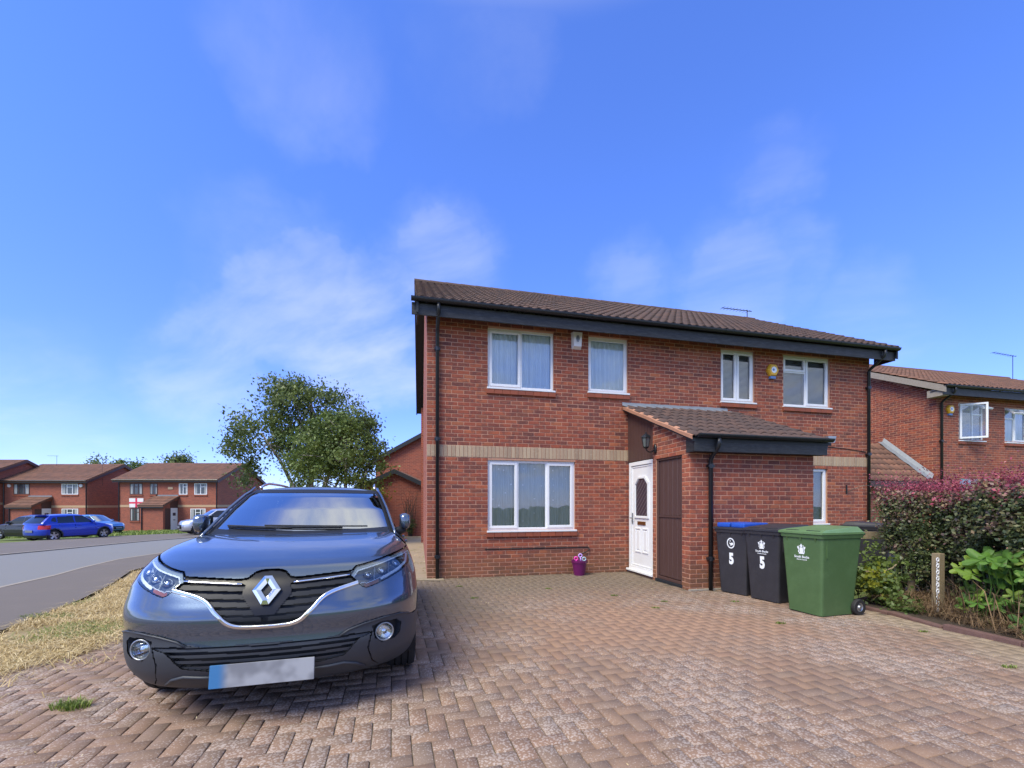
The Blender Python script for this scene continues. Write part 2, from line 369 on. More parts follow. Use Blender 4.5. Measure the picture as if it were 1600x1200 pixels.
leafmat('leaf_mallow', [(0, (.060, .14, .022)), (.6, (.115, .25, .035)), (1, (.24, .36, .05))], .5, .4)
leafmat('grass', [(0, (.085, .135, .018)), (.5, (.17, .25, .04)), (1, (.30, .35, .08))], .6, .3)
leafmat('dry_grass', [(0, (.34, .24, .095)), (.5, (.56, .43, .20)), (.93, (.74, .62, .36)), (1, (.19, .24, .05))], .7, .2)
leafmat('dry_stem', [(0, (.11, .065, .035)), (.5, (.22, .14, .075)), (1, (.36, .25, .14))], .8, .1)
mat('bark', rough=.9, fn=lambda g: {'Base Color': g.mix(g.step(g.noise(g.vm('MULTIPLY', g.pos(), (1, 1, .3)), 9, 5, .7), .42, .6), (.05, .042, .034), (.42, .39, .35)), 'Normal': g.bump(g.noise(g.pos(), 30, 4), .5, .02)})
mat('bark_dark', (.055, .042, .032), .95)
mat('post_wood', rough=.9, fn=lambda g: {'Base Color': g.mix(g.noise(g.vm('MULTIPLY', g.pos(), (10, 10, 1)), 5, 5, .7), (.15, .115, .065), (.34, .27, .165)), 'Normal': g.bump(g.noise(g.vm('MULTIPLY', g.pos(), (10, 10, 1)), 8, 5, .7), .4, .01)})
# bins
def plast(c, r=.42):
    def fn(g):
        P = g.obj(); n = g.noise(P, 5, 5, .7); c2 = tuple(min(1, q*1.35+.012) for q in c)
        cc = g.mix(g.step(n, .4, .8, 0, .6), c, c2); cc = g.mix(g.step(g.noise(P, 60, 3, .8), .66, .74, 0, .25), cc, (.35, .34, .32))
        return {'Base Color': cc, 'Normal': g.bump(g.noise(P, 320, 2), .15, .002)}
    return fn
mat('bin_black', rough=.45, fn=plast((.028, .028, .034)))
mat('bin_green', rough=.5, fn=plast((.064, .125, .044)))
mat('bin_green_lid', rough=.4, fn=plast((.112, .200, .078)))
mat('bin_blue_lid', rough=.4, fn=plast((.012, .075, .42)))
mat('rubber', (.016, .016, .017), .75)
mat('decal', (.82, .86, .88), .5)
mat('pot_purple', (.12, .008, .085), .35)
mat('toy_pink', (.85, .06, .45), .4); mat('toy_lilac', (.55, .35, .80), .4); mat('toy_teal', (.35, .50, .55), .4)
# cars
def paint(name, c, metal=.55, rough=.32):
    def fn(g):
        n = g.noise(g.obj(), 900, 1); return {'Base Color': g.mix(g.step(n, .3, .7), tuple(q*.8 for q in c), tuple(q*1.25 for q in c))}
    m = mat(name, c, rough, metal, fn=fn); b = m.node_tree.nodes['Principled BSDF']; b.inputs['Coat Weight'].default_value = 1.0; b.inputs['Coat Roughness'].default_value = .03; b.inputs['Coat IOR'].default_value = 1.8; return m
paint('paint_main', (.068, .098, .148), .7, .27); paint('paint_blue', (.005, .035, .42), .2).node_tree.nodes['Principled BSDF'].inputs['Coat IOR'].default_value = 1.4; paint('paint_black', (.010, .010, .012), .1).node_tree.nodes['Principled BSDF'].inputs['Coat IOR'].default_value = 1.45; paint('paint_sky', (.06, .20, .45), .4); paint('paint_silver', (.55, .57, .60), .7)
mat('trim_black', (.014, .016, .020), .48, Specular_IOR_Level=.3); mat('cladding', (.034, .040, .050), .50); mat('gloss_black', (.010, .010, .012), .30, Specular_IOR_Level=.35)
mat('lamp_blade', (.36, .41, .44), .22, .3); mat('chrome', (.78, .79, .81), .16, 1.0); mat('emblem_chrome', (.83, .83, .82), .14, 1.0); mat('led_white', (.86, .89, .92), .2); mat('amber', (.42, .12, .02), .15); mat('red_lens', (.45, .02, .02), .15)
mat('lamp_inner', (.10, .115, .13), .25, .4); mat('interior', (.03, .03, .033), .8); mat('tyre', (.018, .018, .019), .8); mat('alloy', (.45, .46, .48), .3, .9)
def fn(g):
    x, y, z = g.xyz(g.obj()); n = g.noise(g.obj(), 7, 2, .5)
    return {'Base Color': g.mix(g.step(x, -.235, -.17), (.035, .15, .33), g.mix(g.step(n, .40, .62), (.17, .175, .19), (.30, .31, .33)))}
mat('plate', rough=.4, fn=fn)
mat('plate_dark', (.16, .17, .20), .4)
# far brick
def fn(g):
    x, y, z = g.xyz(g.obj()); nd = g.n('ShaderNodeTexBrick'); g.put(nd.inputs['Vector'], g.vec(g.m('ADD', x, y), z, 0.))
    nd.inputs['Scale'].default_value = 1; nd.inputs['Brick Width'].default_value = .225; nd.inputs['Row Height'].default_value = .075; nd.inputs['Mortar Size'].default_value = .006
    nd.inputs['Color1'].default_value = (.33, .085, .047, 1); nd.inputs['Color2'].default_value = (.20, .058, .040, 1); nd.inputs['Mortar'].default_value = (.40, .19, .13, 1)
    c = g.mix(g.step(g.noise(g.obj(), 2.2, 5, .75), .42, .72, 0, .6), nd.outputs[0], (.22, .078, .050)); return {'Base Color': c, 'Normal': g.bump(nd.outputs[1], -.4, .006)}
mat('far_brick', rough=.9, fn=fn)
mat('far_band', (.46, .31, .19), .9)
def fn(g):
    x, y, z = g.xyz(g.obj()); c = g.m('MAXIMUM', g.m('LESS_THAN', g.m('ABSOLUTE', g.m('SUBTRACT', x, .72)), .10), g.m('LESS_THAN', g.m('ABSOLUTE', g.m('SUBTRACT', z, -.46)), .09))
    return {'Base Color': g.mix(c, (.74, .72, .73), (.62, .03, .09))}
mat('flag', rough=.9, fn=fn)
# ------------------------------------------------------------------ ground, road, pavements, drive
def drape(name, A, B, m, zoff, nv=6, nu=6, kind='structure', parent=None):
    """sheet between two polylines with the same number of points, following the ground"""
    def dens(P):
        out = []
        for i in range(len(P)-1):
            for k in range(nu): out.append((P[i][0]+(P[i+1][0]-P[i][0])*k/nu, P[i][1]+(P[i+1][1]-P[i][1])*k/nu))
        return out+[P[-1]]
    A, B = dens(A), dens(B); rows = []
    for a, b in zip(A, B):
        rows.append([(a[0]+(b[0]-a[0])*k/nv, a[1]+(b[1]-a[1])*k/nv, gz(a[0]+(b[0]-a[0])*k/nv, a[1]+(b[1]-a[1])*k/nv)+zoff) for k in range(nv+1)])
    o = MB().grid(rows).build(name, m, parent)
    if o.data.polygons[0].normal.z < 0: o.data.flip_normals()
    if kind: o['kind'] = kind
    return o
def axis(a, b, fine0, fine1, st, ratio=1.25):
    out = list(np.arange(fine0, fine1+.01, st)); d = st; x = fine0
    while x > a: d *= ratio; x -= d; out.insert(0, max(x, a))
    d = st; x = fine1
    while x < b: d *= ratio; x += d; out.append(min(x, b))
    return out
xs = axis(-420, 420, -60, 30, 1.5); ys = axis(-120, 800, -8, 60, 1.5)
o = MB().grid([[(x, y, gz(x, y)-.11) for x in xs] for y in ys]).build('ground', 'lawn', smooth=True); tag(o, kind='structure')
if o.data.polygons[0].normal.z < 0: o.data.flip_normals()
N_ = [(-4, -12), (-5.6, -4), (-6.9, 2), (-8.0, 5.6), (-8.59, 7.4), (-8.95, 8.5), (-9.5, 9.6), (-10.2, 11.3), (-10.5, 13.5), (-10.4, 17), (-9.4, 22), (-5.5, 28), (4, 34)]
K_ = [(-10, -12), (-11.6, -4), (-13.0, 2), (-14.2, 7), (-14.9, 10), (-15.4, 12.6), (-15.8, 14.6), (-16.4, 17), (-17.2, 20.5), (-17.4, 24), (-15.5, 29), (-10, 35), (2, 42)]
drape('road', N_, K_, 'asphalt', -.010, 8)
V_ = [(-2.5, -12), (-3.6, -4), (-4.6, 2), (-5.25, 4.3), (-5.65, 5.2), (-6.15, 6.2), (-7.0, 7.65), (-7.9, 9.0), (-8.6, 11), (-8.7, 14), (-8.2, 18), (-6, 22), (2, 27)]
def inset(A, B, d):
    out = []
    for (ax, ay), (bx, by) in zip(A, B):
        l = math.hypot(bx-ax, by-ay); out.append((ax+(bx-ax)/l*d, ay+(by-ay)/l*d))
    return out
drape('pavement', inset(N_, V_, .12), V_, 'footway', .028, 5)
K2 = [(x-(5 if i < 3 else 8.4), y+(2.0 if i < 3 else 4.2)) for i, (x, y) in enumerate(K_)]
drape('pavement', inset(K_, K2, .12), K2, 'footway', .018, 8)
def kerbrun(name, A, B, w, zt, zb):
    C = inset(A, B, w); m = MB(); nx = 10
    def L(P, i, k): return (P[i][0]+(P[i+1][0]-P[i][0])*k/nx, P[i][1]+(P[i+1][1]-P[i][1])*k/nx)
    r0, r1, r2 = [], [], []
    for i in range(len(A)-1):
        for k in range(nx+(i == len(A)-2)):
            a, c = L(A, i, k), L(C, i, k); z = gz(*a); r0.append((*a, z+zb)); r1.append((*a, z+zt)); r2.append((*c, z+zt))
    m.grid([r0, r1, r2]); return tag(m.build(name, 'kerb'), kind='structure')
kerbrun('kerb', N_, V_, .16, .034, -.06); kerbrun('kerb', K_, K2, .16, .024, -.06)
B_ = [(-3.3, -12), (-4.0, -4), (-4.4, 1), (-4.15, 3.1), (-3.95, 3.6), (-3.92, 4.0), (-4.15, 4.6), (-4.4, 5.4), (-4.5, 7), (-4.3, 8.6), (-4.2, 11), (-4.2, 15), (-4, 21)]
V2 = V_[:4]+[(-5.5, 4.8), (-5.8, 5.5), (-6.3, 6.5), (-7.0, 7.65), (-7.9, 9.0), (-8.6, 11), (-8.7, 14), (-8.2, 18), (-6, 22)]
drape('verge', V2, [(x+.55, y) for x, y in B_], 'dry_soil', -.006, 6)
drape('garden_path', [(-4.3, 8.0), (-4.2, 12), (-4.1, 16), (-4, 22)], [hw(.3, .3)[:2], hw(.35, -4)[:2], hw(.4, -8)[:2], (-1.0, 22)], 'slab', .012, 6)
# ---- block paved drive : herringbone of 2:1 blocks
def xl(y): return float(np.interp(y, [-2, 1, 3.1, 3.6, 4.0, 4.6, 5.4, 7, 9], [-4.25, -4.5, -4.25, -4.05, -4.0, -4.25, -4.5, -4.6, -4.4]))
def xr(y): return float(np.interp(y, [-2, 2.5, 4.1, 4.75, 5.4, 6.0, 9], [5.35, 4.98, 4.80, 4.66, 4.66, 4.55, 4.9]))
def in_drive(x, y):
    s = (x-F0[0])*UX[0]+(y-F0[1])*UX[1]; t = (x-F0[0])*NX[0]+(y-F0[1])*NX[1]
    if y < .3 or t < .06: return False
    if 4.05 < s < 6.75 and t < 2.16: return False
    if s < -.1 and t < .35 and x < -1.9: return False
    return xl(y) < x < xr(y)
PW = .106; PA = R(15.5); ca, sa = math.cos(PA), math.sin(PA)
drive = MB()
rows = []
for y in np.arange(.2, 9.81, .3):
    a, b = xl(y)-.1, xr(y)+.1; rows.append([(a+(b-a)*k/12, y, gz(a+(b-a)*k/12, y)-.007) for k in range(13)])
drive = drive.grid(rows).build('driveway', 'joint_sand'); tag(drive, kind='structure')
if drive.data.polygons[0].normal.z < 0: drive.data.flip_normals()
def pav_ring(l, w):
    hx, hy = l/2-.0026, w/2-.0026; c = .0035
    P = []
    for ix, (ox, z) in enumerate(((0, -.028), (0, -.003), (c, .002))):
        P += [(-hx+ox, -hy+ox, z), (hx-ox, -hy+ox, z), (hx-ox, hy-ox, z), (-hx+ox, hy-ox, z)]
    return np.array(P, np.float32)
PF = np.array([(0, 1, 5, 4), (1, 2, 6, 5), (2, 3, 7, 6), (3, 0, 4, 7), (4, 5, 9, 8), (5, 6, 10, 9), (6, 7, 11, 10), (7, 4, 8, 11), (8, 9, 10, 11)], np.int32)
pm = npmesh('paver', pav_ring(2*PW, PW), PF); pm.materials.append(MATS['paver'])
cand = []
for i in range(-90, 91):
    for j in range(-20, 120):
        c = (i+j) % 4
        if c == 0: lx, ly, r = i+1, j+.5, 0
        elif c == 2: lx, ly, r = i+.5, j+1, 1
        else: continue
        lx *= PW; ly *= PW; x = lx*ca-ly*sa; y = lx*sa+ly*ca
        if in_drive(x, y): cand.append((x, y, r))
def inview(x, y, z=0): return y > .3 and abs(x/y*680) < 800 and 680*(1.41-z)/y < 413
vis = sorted([c for c in cand if inview(c[0], c[1], .1) and not (-2.35 < c[0] < -.3 and c[1] > 3.1)], key=lambda c: c[0]**2+c[1]**2)
near = set(vis[:300]); V, F, rn, k = [], [], [], 0
for c in cand:
    x, y, r = c; z = gz(x, y)+random.uniform(-.0015, .0015); rz = PA+(R(90) if r else 0)+random.gauss(0, .012); tx, ty = random.gauss(0, .0028), random.gauss(0, .0028)
    M = Matrix.Translation((x, y, z)) @ Matrix.Rotation(rz, 4, 'Z') @ Matrix.Rotation(tx, 4, 'X') @ Matrix.Rotation(ty, 4, 'Y')
    if c in near:
        o = bpy.data.objects.new('paver', pm); COL.objects.link(o); o.parent = drive; o.matrix_local = M
    else:
        Mn = np.array(M); P = pav_ring(2*PW, PW); V.append(P @ Mn[:3, :3].T+Mn[:3, 3]); F.append(PF+12*k); rn += [random.random()]*9; k += 1
link(npmesh('pavers', np.vstack(V), np.vstack(F), rn), 'pavers', 'paver', drive, kind='stuff')
# ---- edging of the planting bed
bedr = [(4.58, 6.05), (4.70, 5.40), (4.70, 4.72), (4.84, 4.10), (5.02, 2.5), (5.15, 1.0)]
for i in range(len(bedr)-1):
    (ax, ay), (bx, by) = bedr[i], bedr[i+1]; L = math.hypot(bx-ax, by-ay); n = max(1, round(L/.6))
    for k in range(n):
        f0, f1 = k/n, (k+1)/n; x0, y0, x1, y1 = ax+(bx-ax)*f0, ay+(by-ay)*f0, ax+(bx-ax)*f1, ay+(by-ay)*f1
        l = math.hypot(x1-x0, y1-y0); m = MB().bbox(0, l-.012, -.045, .045, -.06, .052+random.uniform(-.012, .012), .012)
        o = m.build('edging_block', 'edging', drive, loc=(x0, y0, gz(x0, y0))); o.rotation_euler = (random.gauss(0, .03), 0, math.atan2(y1-y0, x1-x0))
rowsA = [(x+.03, y) for x, y in bedr]; rowsB = [(9.5, 9.0), (9.5, 7), (9.5, 6), (9, 4.6), (8.5, 2.5), (8, 1)]
drape('planting_bed', rowsA, rowsB, 'soil', .03, 8)
# ------------------------------------------------------------------ brick work
CH, BH, BL, JT = .075, .0625, .232, .0125
def brick_rects(L, z0, z1, holes, zoff=-.022, lim=None):
    """holes: (a0,a1,z0,z1); lim: function a -> top z. returns (a0,a1,zb,zt)"""
    out = []; i = math.floor((z0-zoff)/CH)
    while zoff+i*CH < z1-.01:
        zb = max(zoff+i*CH, z0); zt = min(zoff+i*CH+BH, z1); i += 1
        if zt-zb < .015: continue
        zc = (zb+zt)/2; a = -BL/2 if i % 2 else 0.
        segs = []
        while a < L-.005:
            segs.append((max(a, 0), min(a+BL-JT, L))); a += BL
        for (a0, a1) in segs:
            ps = [(a0, a1)]
            for h0, h1, hz0, hz1 in holes:
                if hz0 < zc < hz1:
                    nx = []
                    for q0, q1 in ps:
                        if q1 <= h0 or q0 >= h1: nx.append((q0, q1)); continue
                        if q0 < h0: nx.append((q0, h0))
                        if q1 > h1: nx.append((h1, q1))
                    ps = nx
            for q0, q1 in ps:
                if q1-q0 > .028 and (lim is None or zt < lim((q0+q1)/2)): out.append((q0, q1, zb, zt))
    return out
def wall_boxes(L, z0, z1, holes):
    cuts = sorted({0., L, *[h[0] for h in holes], *[h[1] for h in holes]}); out = []
    for a0, a1 in zip(cuts, cuts[1:]):
        if a1-a0 < 1e-4: continue
        am = (a0+a1)/2; hs = sorted([(h[2], h[3]) for h in holes if h[0] < am < h[1]]); z = z0
        for q0, q1 in hs:
            if q0 > z: out.append((a0, a1, z, q0))
            z = max(z, q1)
        if z < z1: out.append((a0, a1, z, z1))
    return out
def lay(rects, mp, name, parent, m='brick', proud=.005, indiv=0, deep=.02):
    """mp(a,out,z)->local point. the first `indiv` full bricks become objects of their own"""
    mb = MB(); full = []
    for (a0, a1, zb, zt) in rects:
        if indiv and len(full) < indiv and abs((a1-a0)-(BL-JT)) < 1e-4 and abs(zt-zb-BH) < 1e-4: full.append((a0, zb)); continue
        mb.cr = random.random(); p = proud+random.uniform(-.002, .002); e = .003
        vs = [mp(a0, -deep, zb), mp(a1, -deep, zb), mp(a1, -deep, zt), mp(a0, -deep, zt), mp(a0, p-e, zb), mp(a1, p-e, zb), mp(a1, p-e, zt), mp(a0, p-e, zt), mp(a0+e, p, zb+e), mp(a1-e, p, zb+e), mp(a1-e, p, zt-e), mp(a0+e, p, zt-e)]
        mb.add(vs, [(0, 1, 5, 4), (1, 2, 6, 5), (2, 3, 7, 6), (3, 0, 4, 7), (4, 5, 9, 8), (5, 6, 10, 9), (6, 7, 11, 10), (7, 4, 8, 11), (8, 9, 10, 11)])
    if mb.f: mb.build(name, m, parent, kind='stuff')
    if full:
        p = proud; e = .003; l = BL-JT; b = MB()
        vs = [mp(0, -deep, 0), mp(l, -deep, 0), mp(l, -deep, BH), mp(0, -deep, BH), mp(0, p-e, 0), mp(l, p-e, 0), mp(l, p-e, BH), mp(0, p-e, BH), mp(e, p, e), mp(l-e, p, e), mp(l-e, p, BH-e), mp(e, p, BH-e)]
        o0 = Vector(mp(0, 0, 0)); b.add([tuple(Vector(v)-o0) for v in vs], [(0, 1, 5, 4), (1, 2, 6, 5), (2, 3, 7, 6), (3, 0, 4, 7), (4, 5, 9, 8), (5, 6, 10, 9), (6, 7, 11, 10), (7, 4, 8, 11), (8, 9, 10, 11)])
        me = b.mesh('brick'); me.materials.append(MATS[m])
        for a, z in full:
            o = bpy.data.objects.new('brick', me); COL.objects.link(o); o.parent = parent; o.location = mp(a, random.uniform(-.002, .002), z)
# ------------------------------------------------------------------ roof tiles
def tile_mesh(w, l, amp=.042, n=6, th=.022):
    mb = MB(); prof = [(w*k/n, amp*(.5-.5*math.cos(2*math.pi*(k/n)))**.8) for k in range(n+1)]
    lo = [(x, -.012, h+.026) for x, h in prof]; hi = [(x, l, h) for x, h in prof]; dn = [(x, -.010, h+.026-th) for x, h in prof]
    mb.grid([dn, lo, hi]); return mb
def tiled(O, ex, ev, en, width, length, parent, m, tw=.19, tl=.30, indiv=0, name='roof_tile', order=None, trim=None):
    O, ex, ev, en = map(Vector, (O, ex, ev, en)); nx = math.ceil(width/tw); tw = width/nx; nr = math.ceil(length/tl); tl = length/nr
    base = tile_mesh(tw, tl+.05); bv = [Vector(v) for v in base.v]; jm = MB()
    me = MB(); me.v = [tuple(ex*v.x+ev*v.y+en*v.z) for v in bv]; me.f = base.f; me.r = base.r; me.mi = base.mi; mesh = me.mesh('roof_tile'); mesh.materials.append(MATS[m])
    mesh.polygons.foreach_set('use_smooth', [True]*len(mesh.polygons))
    k = 0
    for r in range(nr):
        for i in range(nx):
            if trim and not trim((i+.5)*tw, (r+.5)*tl): continue
            p = O+ex*(i*tw)+ev*(r*tl)+en*(.004*random.random())
            if k < indiv:
                o = bpy.data.objects.new('roof_tile', mesh); COL.objects.link(o); o.parent = parent; o.location = p; k += 1
            else:
                jm.cr = random.random(); jm.add([tuple(p+ex*v.x+ev*v.y+en*v.z) for v in bv], base.f)
    if jm.f: jm.build('roof_tiles', m, parent, smooth=True, kind='stuff')
# ------------------------------------------------------------------ windows
def bars(mb, mp, x0, x1, z0, z1, w, o0, o1):
    for a0, a1, b0, b1 in ((x0, x1, z0, z0+w), (x0, x1, z1-w, z1), (x0, x0+w, z0+w, z1-w), (x1-w, x1, z0+w, z1-w)): mbox(mb, mp, a0, a1, o0, o1, b0, b1)
def mbox(mb, mp, a0, a1, o0, o1, z0, z1, c=.004):
    P = [mp(a, o, z) for z in (z0, z1) for a, o in ((a0, o0), (a1, o0), (a1, o1-c), (a0, o1-c))]
    T = [mp(a0+c, o1, z0+c), mp(a1-c, o1, z0+c), mp(a1-c, o1, z1-c), mp(a0+c, o1, z1-c)]
    mb.add(P+T, [(0, 3, 2, 1), (4, 5, 6, 7), (0, 1, 5, 4), (1, 2, 6, 5), (3, 0, 4, 7), (2, 3, 8, 9), (6, 2, 9, 10), (7, 6, 10, 11), (3, 7, 11, 8), (8, 9, 10, 11)][0:0] or
           [(0, 1, 2, 3), (7, 6, 5, 4), (4, 5, 1, 0), (5, 6, 2, 1), (7, 4, 0, 3), (3, 2, 9, 8), (2, 6, 10, 9), (6, 7, 11, 10), (7, 3, 8, 11), (8, 9, 10, 11)])
def window(parent, mp, x0, x1, z0, z1, cells, back='curtain', rec=.045, sill=True, frame='upvc', glass='window_glass', fw=.05, depth=.06):
    """cells: (fx0,fx1,fz0,fz1,sash?)"""
    mb = MB(); o0, o1 = -rec-depth, -rec
    bars(mb, mp, x0, x1, z0, z1, fw, o0, o1)
    W, H = x1-x0, z1-z0; done = set()
    for c in cells:
        for e, k in ((c[1], 'x'), (c[3], 'z')):
            if e < .999 and (e, k, c[2] if k == 'x' else c[0]) not in done:
                done.add((e, k, c[2] if k == 'x' else c[0]))
                if k == 'x': mbox(mb, mp, x0+W*e-.022, x0+W*e+.022, o0, o1-.002, z0+H*c[2]+fw*.9, z0+H*c[3]-fw*.9 if c[3] > .99 else z0+H*c[3])
                else: mbox(mb, mp, x0+W*c[0]+fw*.5, x0+W*c[1]-fw*.5*(c[1] > .99), o0, o1-.003, z0+H*e-.022, z0+H*e+.022)
    wd = mb.build('window', frame, parent)
    for c in cells:
        a0 = x0+W*c[0]+(fw if c[0] < .01 else .02); a1 = x0+W*c[1]-(fw if c[1] > .99 else .02); b0 = z0+H*c[2]+(fw if c[2] < .01 else .02); b1 = z0+H*c[3]-(fw if c[3] > .99 else .02)
        if c[4]:
            s = MB(); bars(s, mp, a0-.012, a1+.012, b0-.012, b1+.012, .052, o1-.03, o1+.014); s.build('sash', frame, wd); a0 += .036; a1 -= .036; b0 += .036; b1 -= .036
        g_ = MB(); q = -rec-.02; g_.add([mp(a0, q, b0), mp(a1, q, b0), mp(a1, q, b1), mp(a0, q, b1)], [(0, 1, 2, 3)]); g_.build('pane', glass, wd)
    if sill:
        s = MB(); mbox(s, mp, x0-.02, x1+.02, -rec-.05, .055, z0-.035, z0-.001); s.build('window_sill', frame, wd)
    d = -rec-.085
    if back in ('curtain', 'net_curtain'):
        c = MB(); n = int(W/.012); rows = []; ph = random.random()*9
        xsn = [x0+W*k/n for k in range(n+1)]
        for z in np.linspace(z0-.05, z1+.40, 5): rows.append([mp(x, d+.026*math.sin(x*62+ph+.6*math.sin(x*9))+.012*math.sin(x*23+z), z) for x in xsn])
        c.grid(rows).build('curtain', back, wd, smooth=True)
    elif back == 'blind':
        c = MB(); z = z1+.30
        while z > z0-.02: c.add([mp(x0, d-.012, z), mp(x1, d-.012, z), mp(x1, d+.012, z-.020), mp(x0, d+.012, z-.020)], [(0, 1, 2, 3)]); z -= .026
        c.build('blind', 'blind', wd)
    return wd
def tilesill(parent, mp, x0, x1, z):
    n = max(1, round((x1-x0+.06)/.16)); w = (x1-x0+.06)/n
    for k in range(n):
        m = MB(); m.cr = random.random(); mbox(m, mp, x0-.03+k*w+.002, x0-.03+(k+1)*w-.002, -.03, .045+random.uniform(0, .004), z-.125, z-.036); m.build('sill_tile', 'sill_tile', parent)
# ------------------------------------------------------------------ the brick semi-detached house
house = empty('brick_house', (F0[0], F0[1], 0), TH, 'red brick semi-detached house with cream soldier course, white windows and lean-to porch behind the driveway', 'house')
HL = 10.53; fr = lambda a, o, z: (a, -o, z)
holes = [(1.155, 2.495, 3.66, 4.83), (3.235, 4.12, 3.70, 4.84), (6.36, 7.245, 3.67, 4.83), (8.02, 9.345, 3.66, 4.835), (1.155, 2.95, .89, 2.26), (7.6, 9.28, .95, 2.255)]
wm = MB()
for a0, a1, z0, z1 in wall_boxes(HL, -.15, 4.96, holes): wm.box(a0, a1, .0, .11, z0, z1)
fwall = wm.build('front_wall', 'mortar', house)
lay(brick_rects(HL, 0, 4.95, holes+[(0, HL, 2.303, 2.528)]), fr, 'bricks', fwall)
a = .0; k = 0
while a < HL-.02:                                    # soldier course, upright cream bricks
    a1 = min(a+.066, HL)
    if 4.15 < a < 6.48: a += .0775; continue
    if k == 0: sm = MB(); mbox(sm, fr, 0, .0665, -.02, .010, 2.303, 2.518, .003); sme = sm.mesh('soldier_brick'); sme.materials.append(MATS['cream_brick'])
    o = bpy.data.objects.new('soldier_brick', sme); COL.objects.link(o); o.parent = fwall; o.location = (a, random.uniform(-.002, .002), random.uniform(-.002, .002)); k += 1; a += .0775
HD = 8.3; RT = 7.50; RY = 4.0; EY = -.42; EZ = 5.03
ang = math.atan2(RT-EZ, RY-EY)
for nm, x in (('gable_wall', 0.0), ('gable_wall', HL)):
    m = MB(); x0, x1 = (x+.002, x+.12) if x == 0 else (x-.12, x-.002)
    P = [(.11, -.15), (HD, -.15), (HD, 4.96), (RY, RT-.12), (.11, 5.1)]
    sk = .021 if x == 0 else 0.
    m.add([(x0+sk*y, y, z) for y, z in P]+[(x1+sk*y, y, z) for y, z in P], [tuple(range(4, -1, -1)), tuple(range(5, 10))]+[(i, (i+1) % 5, 5+(i+1) % 5, 5+i) for i in range(5)])
    m.build(nm, 'far_brick', house)
MB().box(.1, HL-.1, HD-.12, HD, -.15, 4.96).build('rear_wall', 'far_brick', house)
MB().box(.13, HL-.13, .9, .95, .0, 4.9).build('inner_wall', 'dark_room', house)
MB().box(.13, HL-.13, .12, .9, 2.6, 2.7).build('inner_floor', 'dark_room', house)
# roof
ev = (0, math.cos(ang), math.sin(ang)); en = (0, -math.sin(ang), math.cos(ang)); XL, XR = -.19, HL+.30
rl = math.hypot(RY-EY, RT-EZ)
rf = MB(); d = .05
rf.add([(XL, EY, EZ-d), (XR, EY, EZ-d), (XR, RY, RT-d), (XL, RY, RT-d), (XL+.12, HD+.4, EZ-d), (XR, HD+.4, EZ-d)], [(0, 1, 2, 3), (3, 2, 5, 4)])
roof = rf.build('roof', 'roof_tile', house)
tiled((XL, EY-.03, EZ), (1, 0, 0), ev, en, XR-XL, rl+.02, roof, 'roof_tile', tw=.178, tl=.31, indiv=225)
bk = (0, -math.cos(ang), math.sin(ang)); 
tiled((XR, HD+.43, EZ), (-1, 0, 0), bk, (0, math.sin(ang), math.cos(ang)), XR-XL-.12, rl+.02, roof, 'roof_tile', tw=.178, tl=.31)
x = XL
while x < XR-.1:
    m = MB(); l = min(.44, XR-x); rows = []
    for q in (0, l): rows.append([(x+q, RY+.115*math.cos(t), RT+.01+.085*math.sin(t)+(.008 if q == 0 else 0)) for t in np.linspace(-.2, math.pi+.2, 9)])
    m.grid(rows).build('ridge_tile', 'roof_tile', roof, smooth=True); x += .425
for sx0, sx1 in ((XL, .0), (HL, XR)):
    m = MB()
    for (y0, z0, y1, z1) in ((EY+.05, EZ-.20, RY, RT-.20), (RY, RT-.20, HD+.35, EZ-.20)): k0, k1 = (.015, .021) if sx0 < 0 else (0, 0); m.add([(sx0+k0*y0, y0, z0), (sx1+k1*y0, y0, z0), (sx1+k1*y1, y1, z1), (sx0+k0*y1, y1, z1)], [(0, 1, 2, 3)])
    m.build('verge_soffit', 'barge', house)
for xx in (XL-.012, XR-.028):
    m = MB(); 
    for (y0, z0, y1, z1) in ((EY, EZ-.03, RY, RT-.03), (RY, RT-.03, HD+.4, EZ-.03)):
        k_ = .015 if xx < 0 else 0.; xa, xb = xx+k_*max(y0, 0), xx+k_*max(y1, 0)
        m.add([(xa, y0, z0-.2), (xb, y1, z1-.2), (xb, y1, z1+.03), (xa, y0, z0+.03), (xa+.04, y0, z0-.2), (xb+.04, y1, z1-.2), (xb+.04, y1, z1+.03), (xa+.04, y0, z0+.03)], [(0, 1, 2, 3), (7, 6, 5, 4), (0, 3, 7, 4), (0, 4, 5, 1), (3, 2, 6, 7)])
    m.build('barge_board', 'barge', house)
MB().bbox(XL-.09, XR, -.37, -.345, 4.775, 4.99, .004).build('fascia', 'black_board', house)
MB().box(XL, XR, -.344, .0, 4.925, 4.945).build('soffit', 'barge', house)
for xx in (XL, XR-.03): MB().box(xx, xx+.03, -.343, .10, 4.78, 5.02).build('eave_box_end', 'black_board', house)
def gutter(parent, x0, x1, y, z, r=.058, mp=None):
    m = MB(); n = 9; ts = np.linspace(math.pi, 2*math.pi, n)
    for rr in (r, r-.006):
        m.grid([[(x, y+rr*math.cos(t), z+rr*math.sin(t)) for t in ts] for x in (x0, x1)])
    m.box(x0, x1, y-r-.004, y-r+.003, z-.006, z+.006)
    for x in (x0, x1): m.add([(x, y+r*math.cos(t), z+r*math.sin(t)) for t in ts], [tuple(range(n))])
    gt = m.build('gutter', 'black_plastic', parent)
    x = x0+.4
    while x < x1:
        b = MB(); b.grid([[(x+q, y+(r+.006)*math.cos(t), z+(r+.006)*math.sin(t)) for t in ts] for q in (0, .03)]); b.build('gutter_bracket', 'black_plastic', gt); x += 1.0
    return gt
gutter(house, XL-.10, XR+.02, -.432, 5.045)
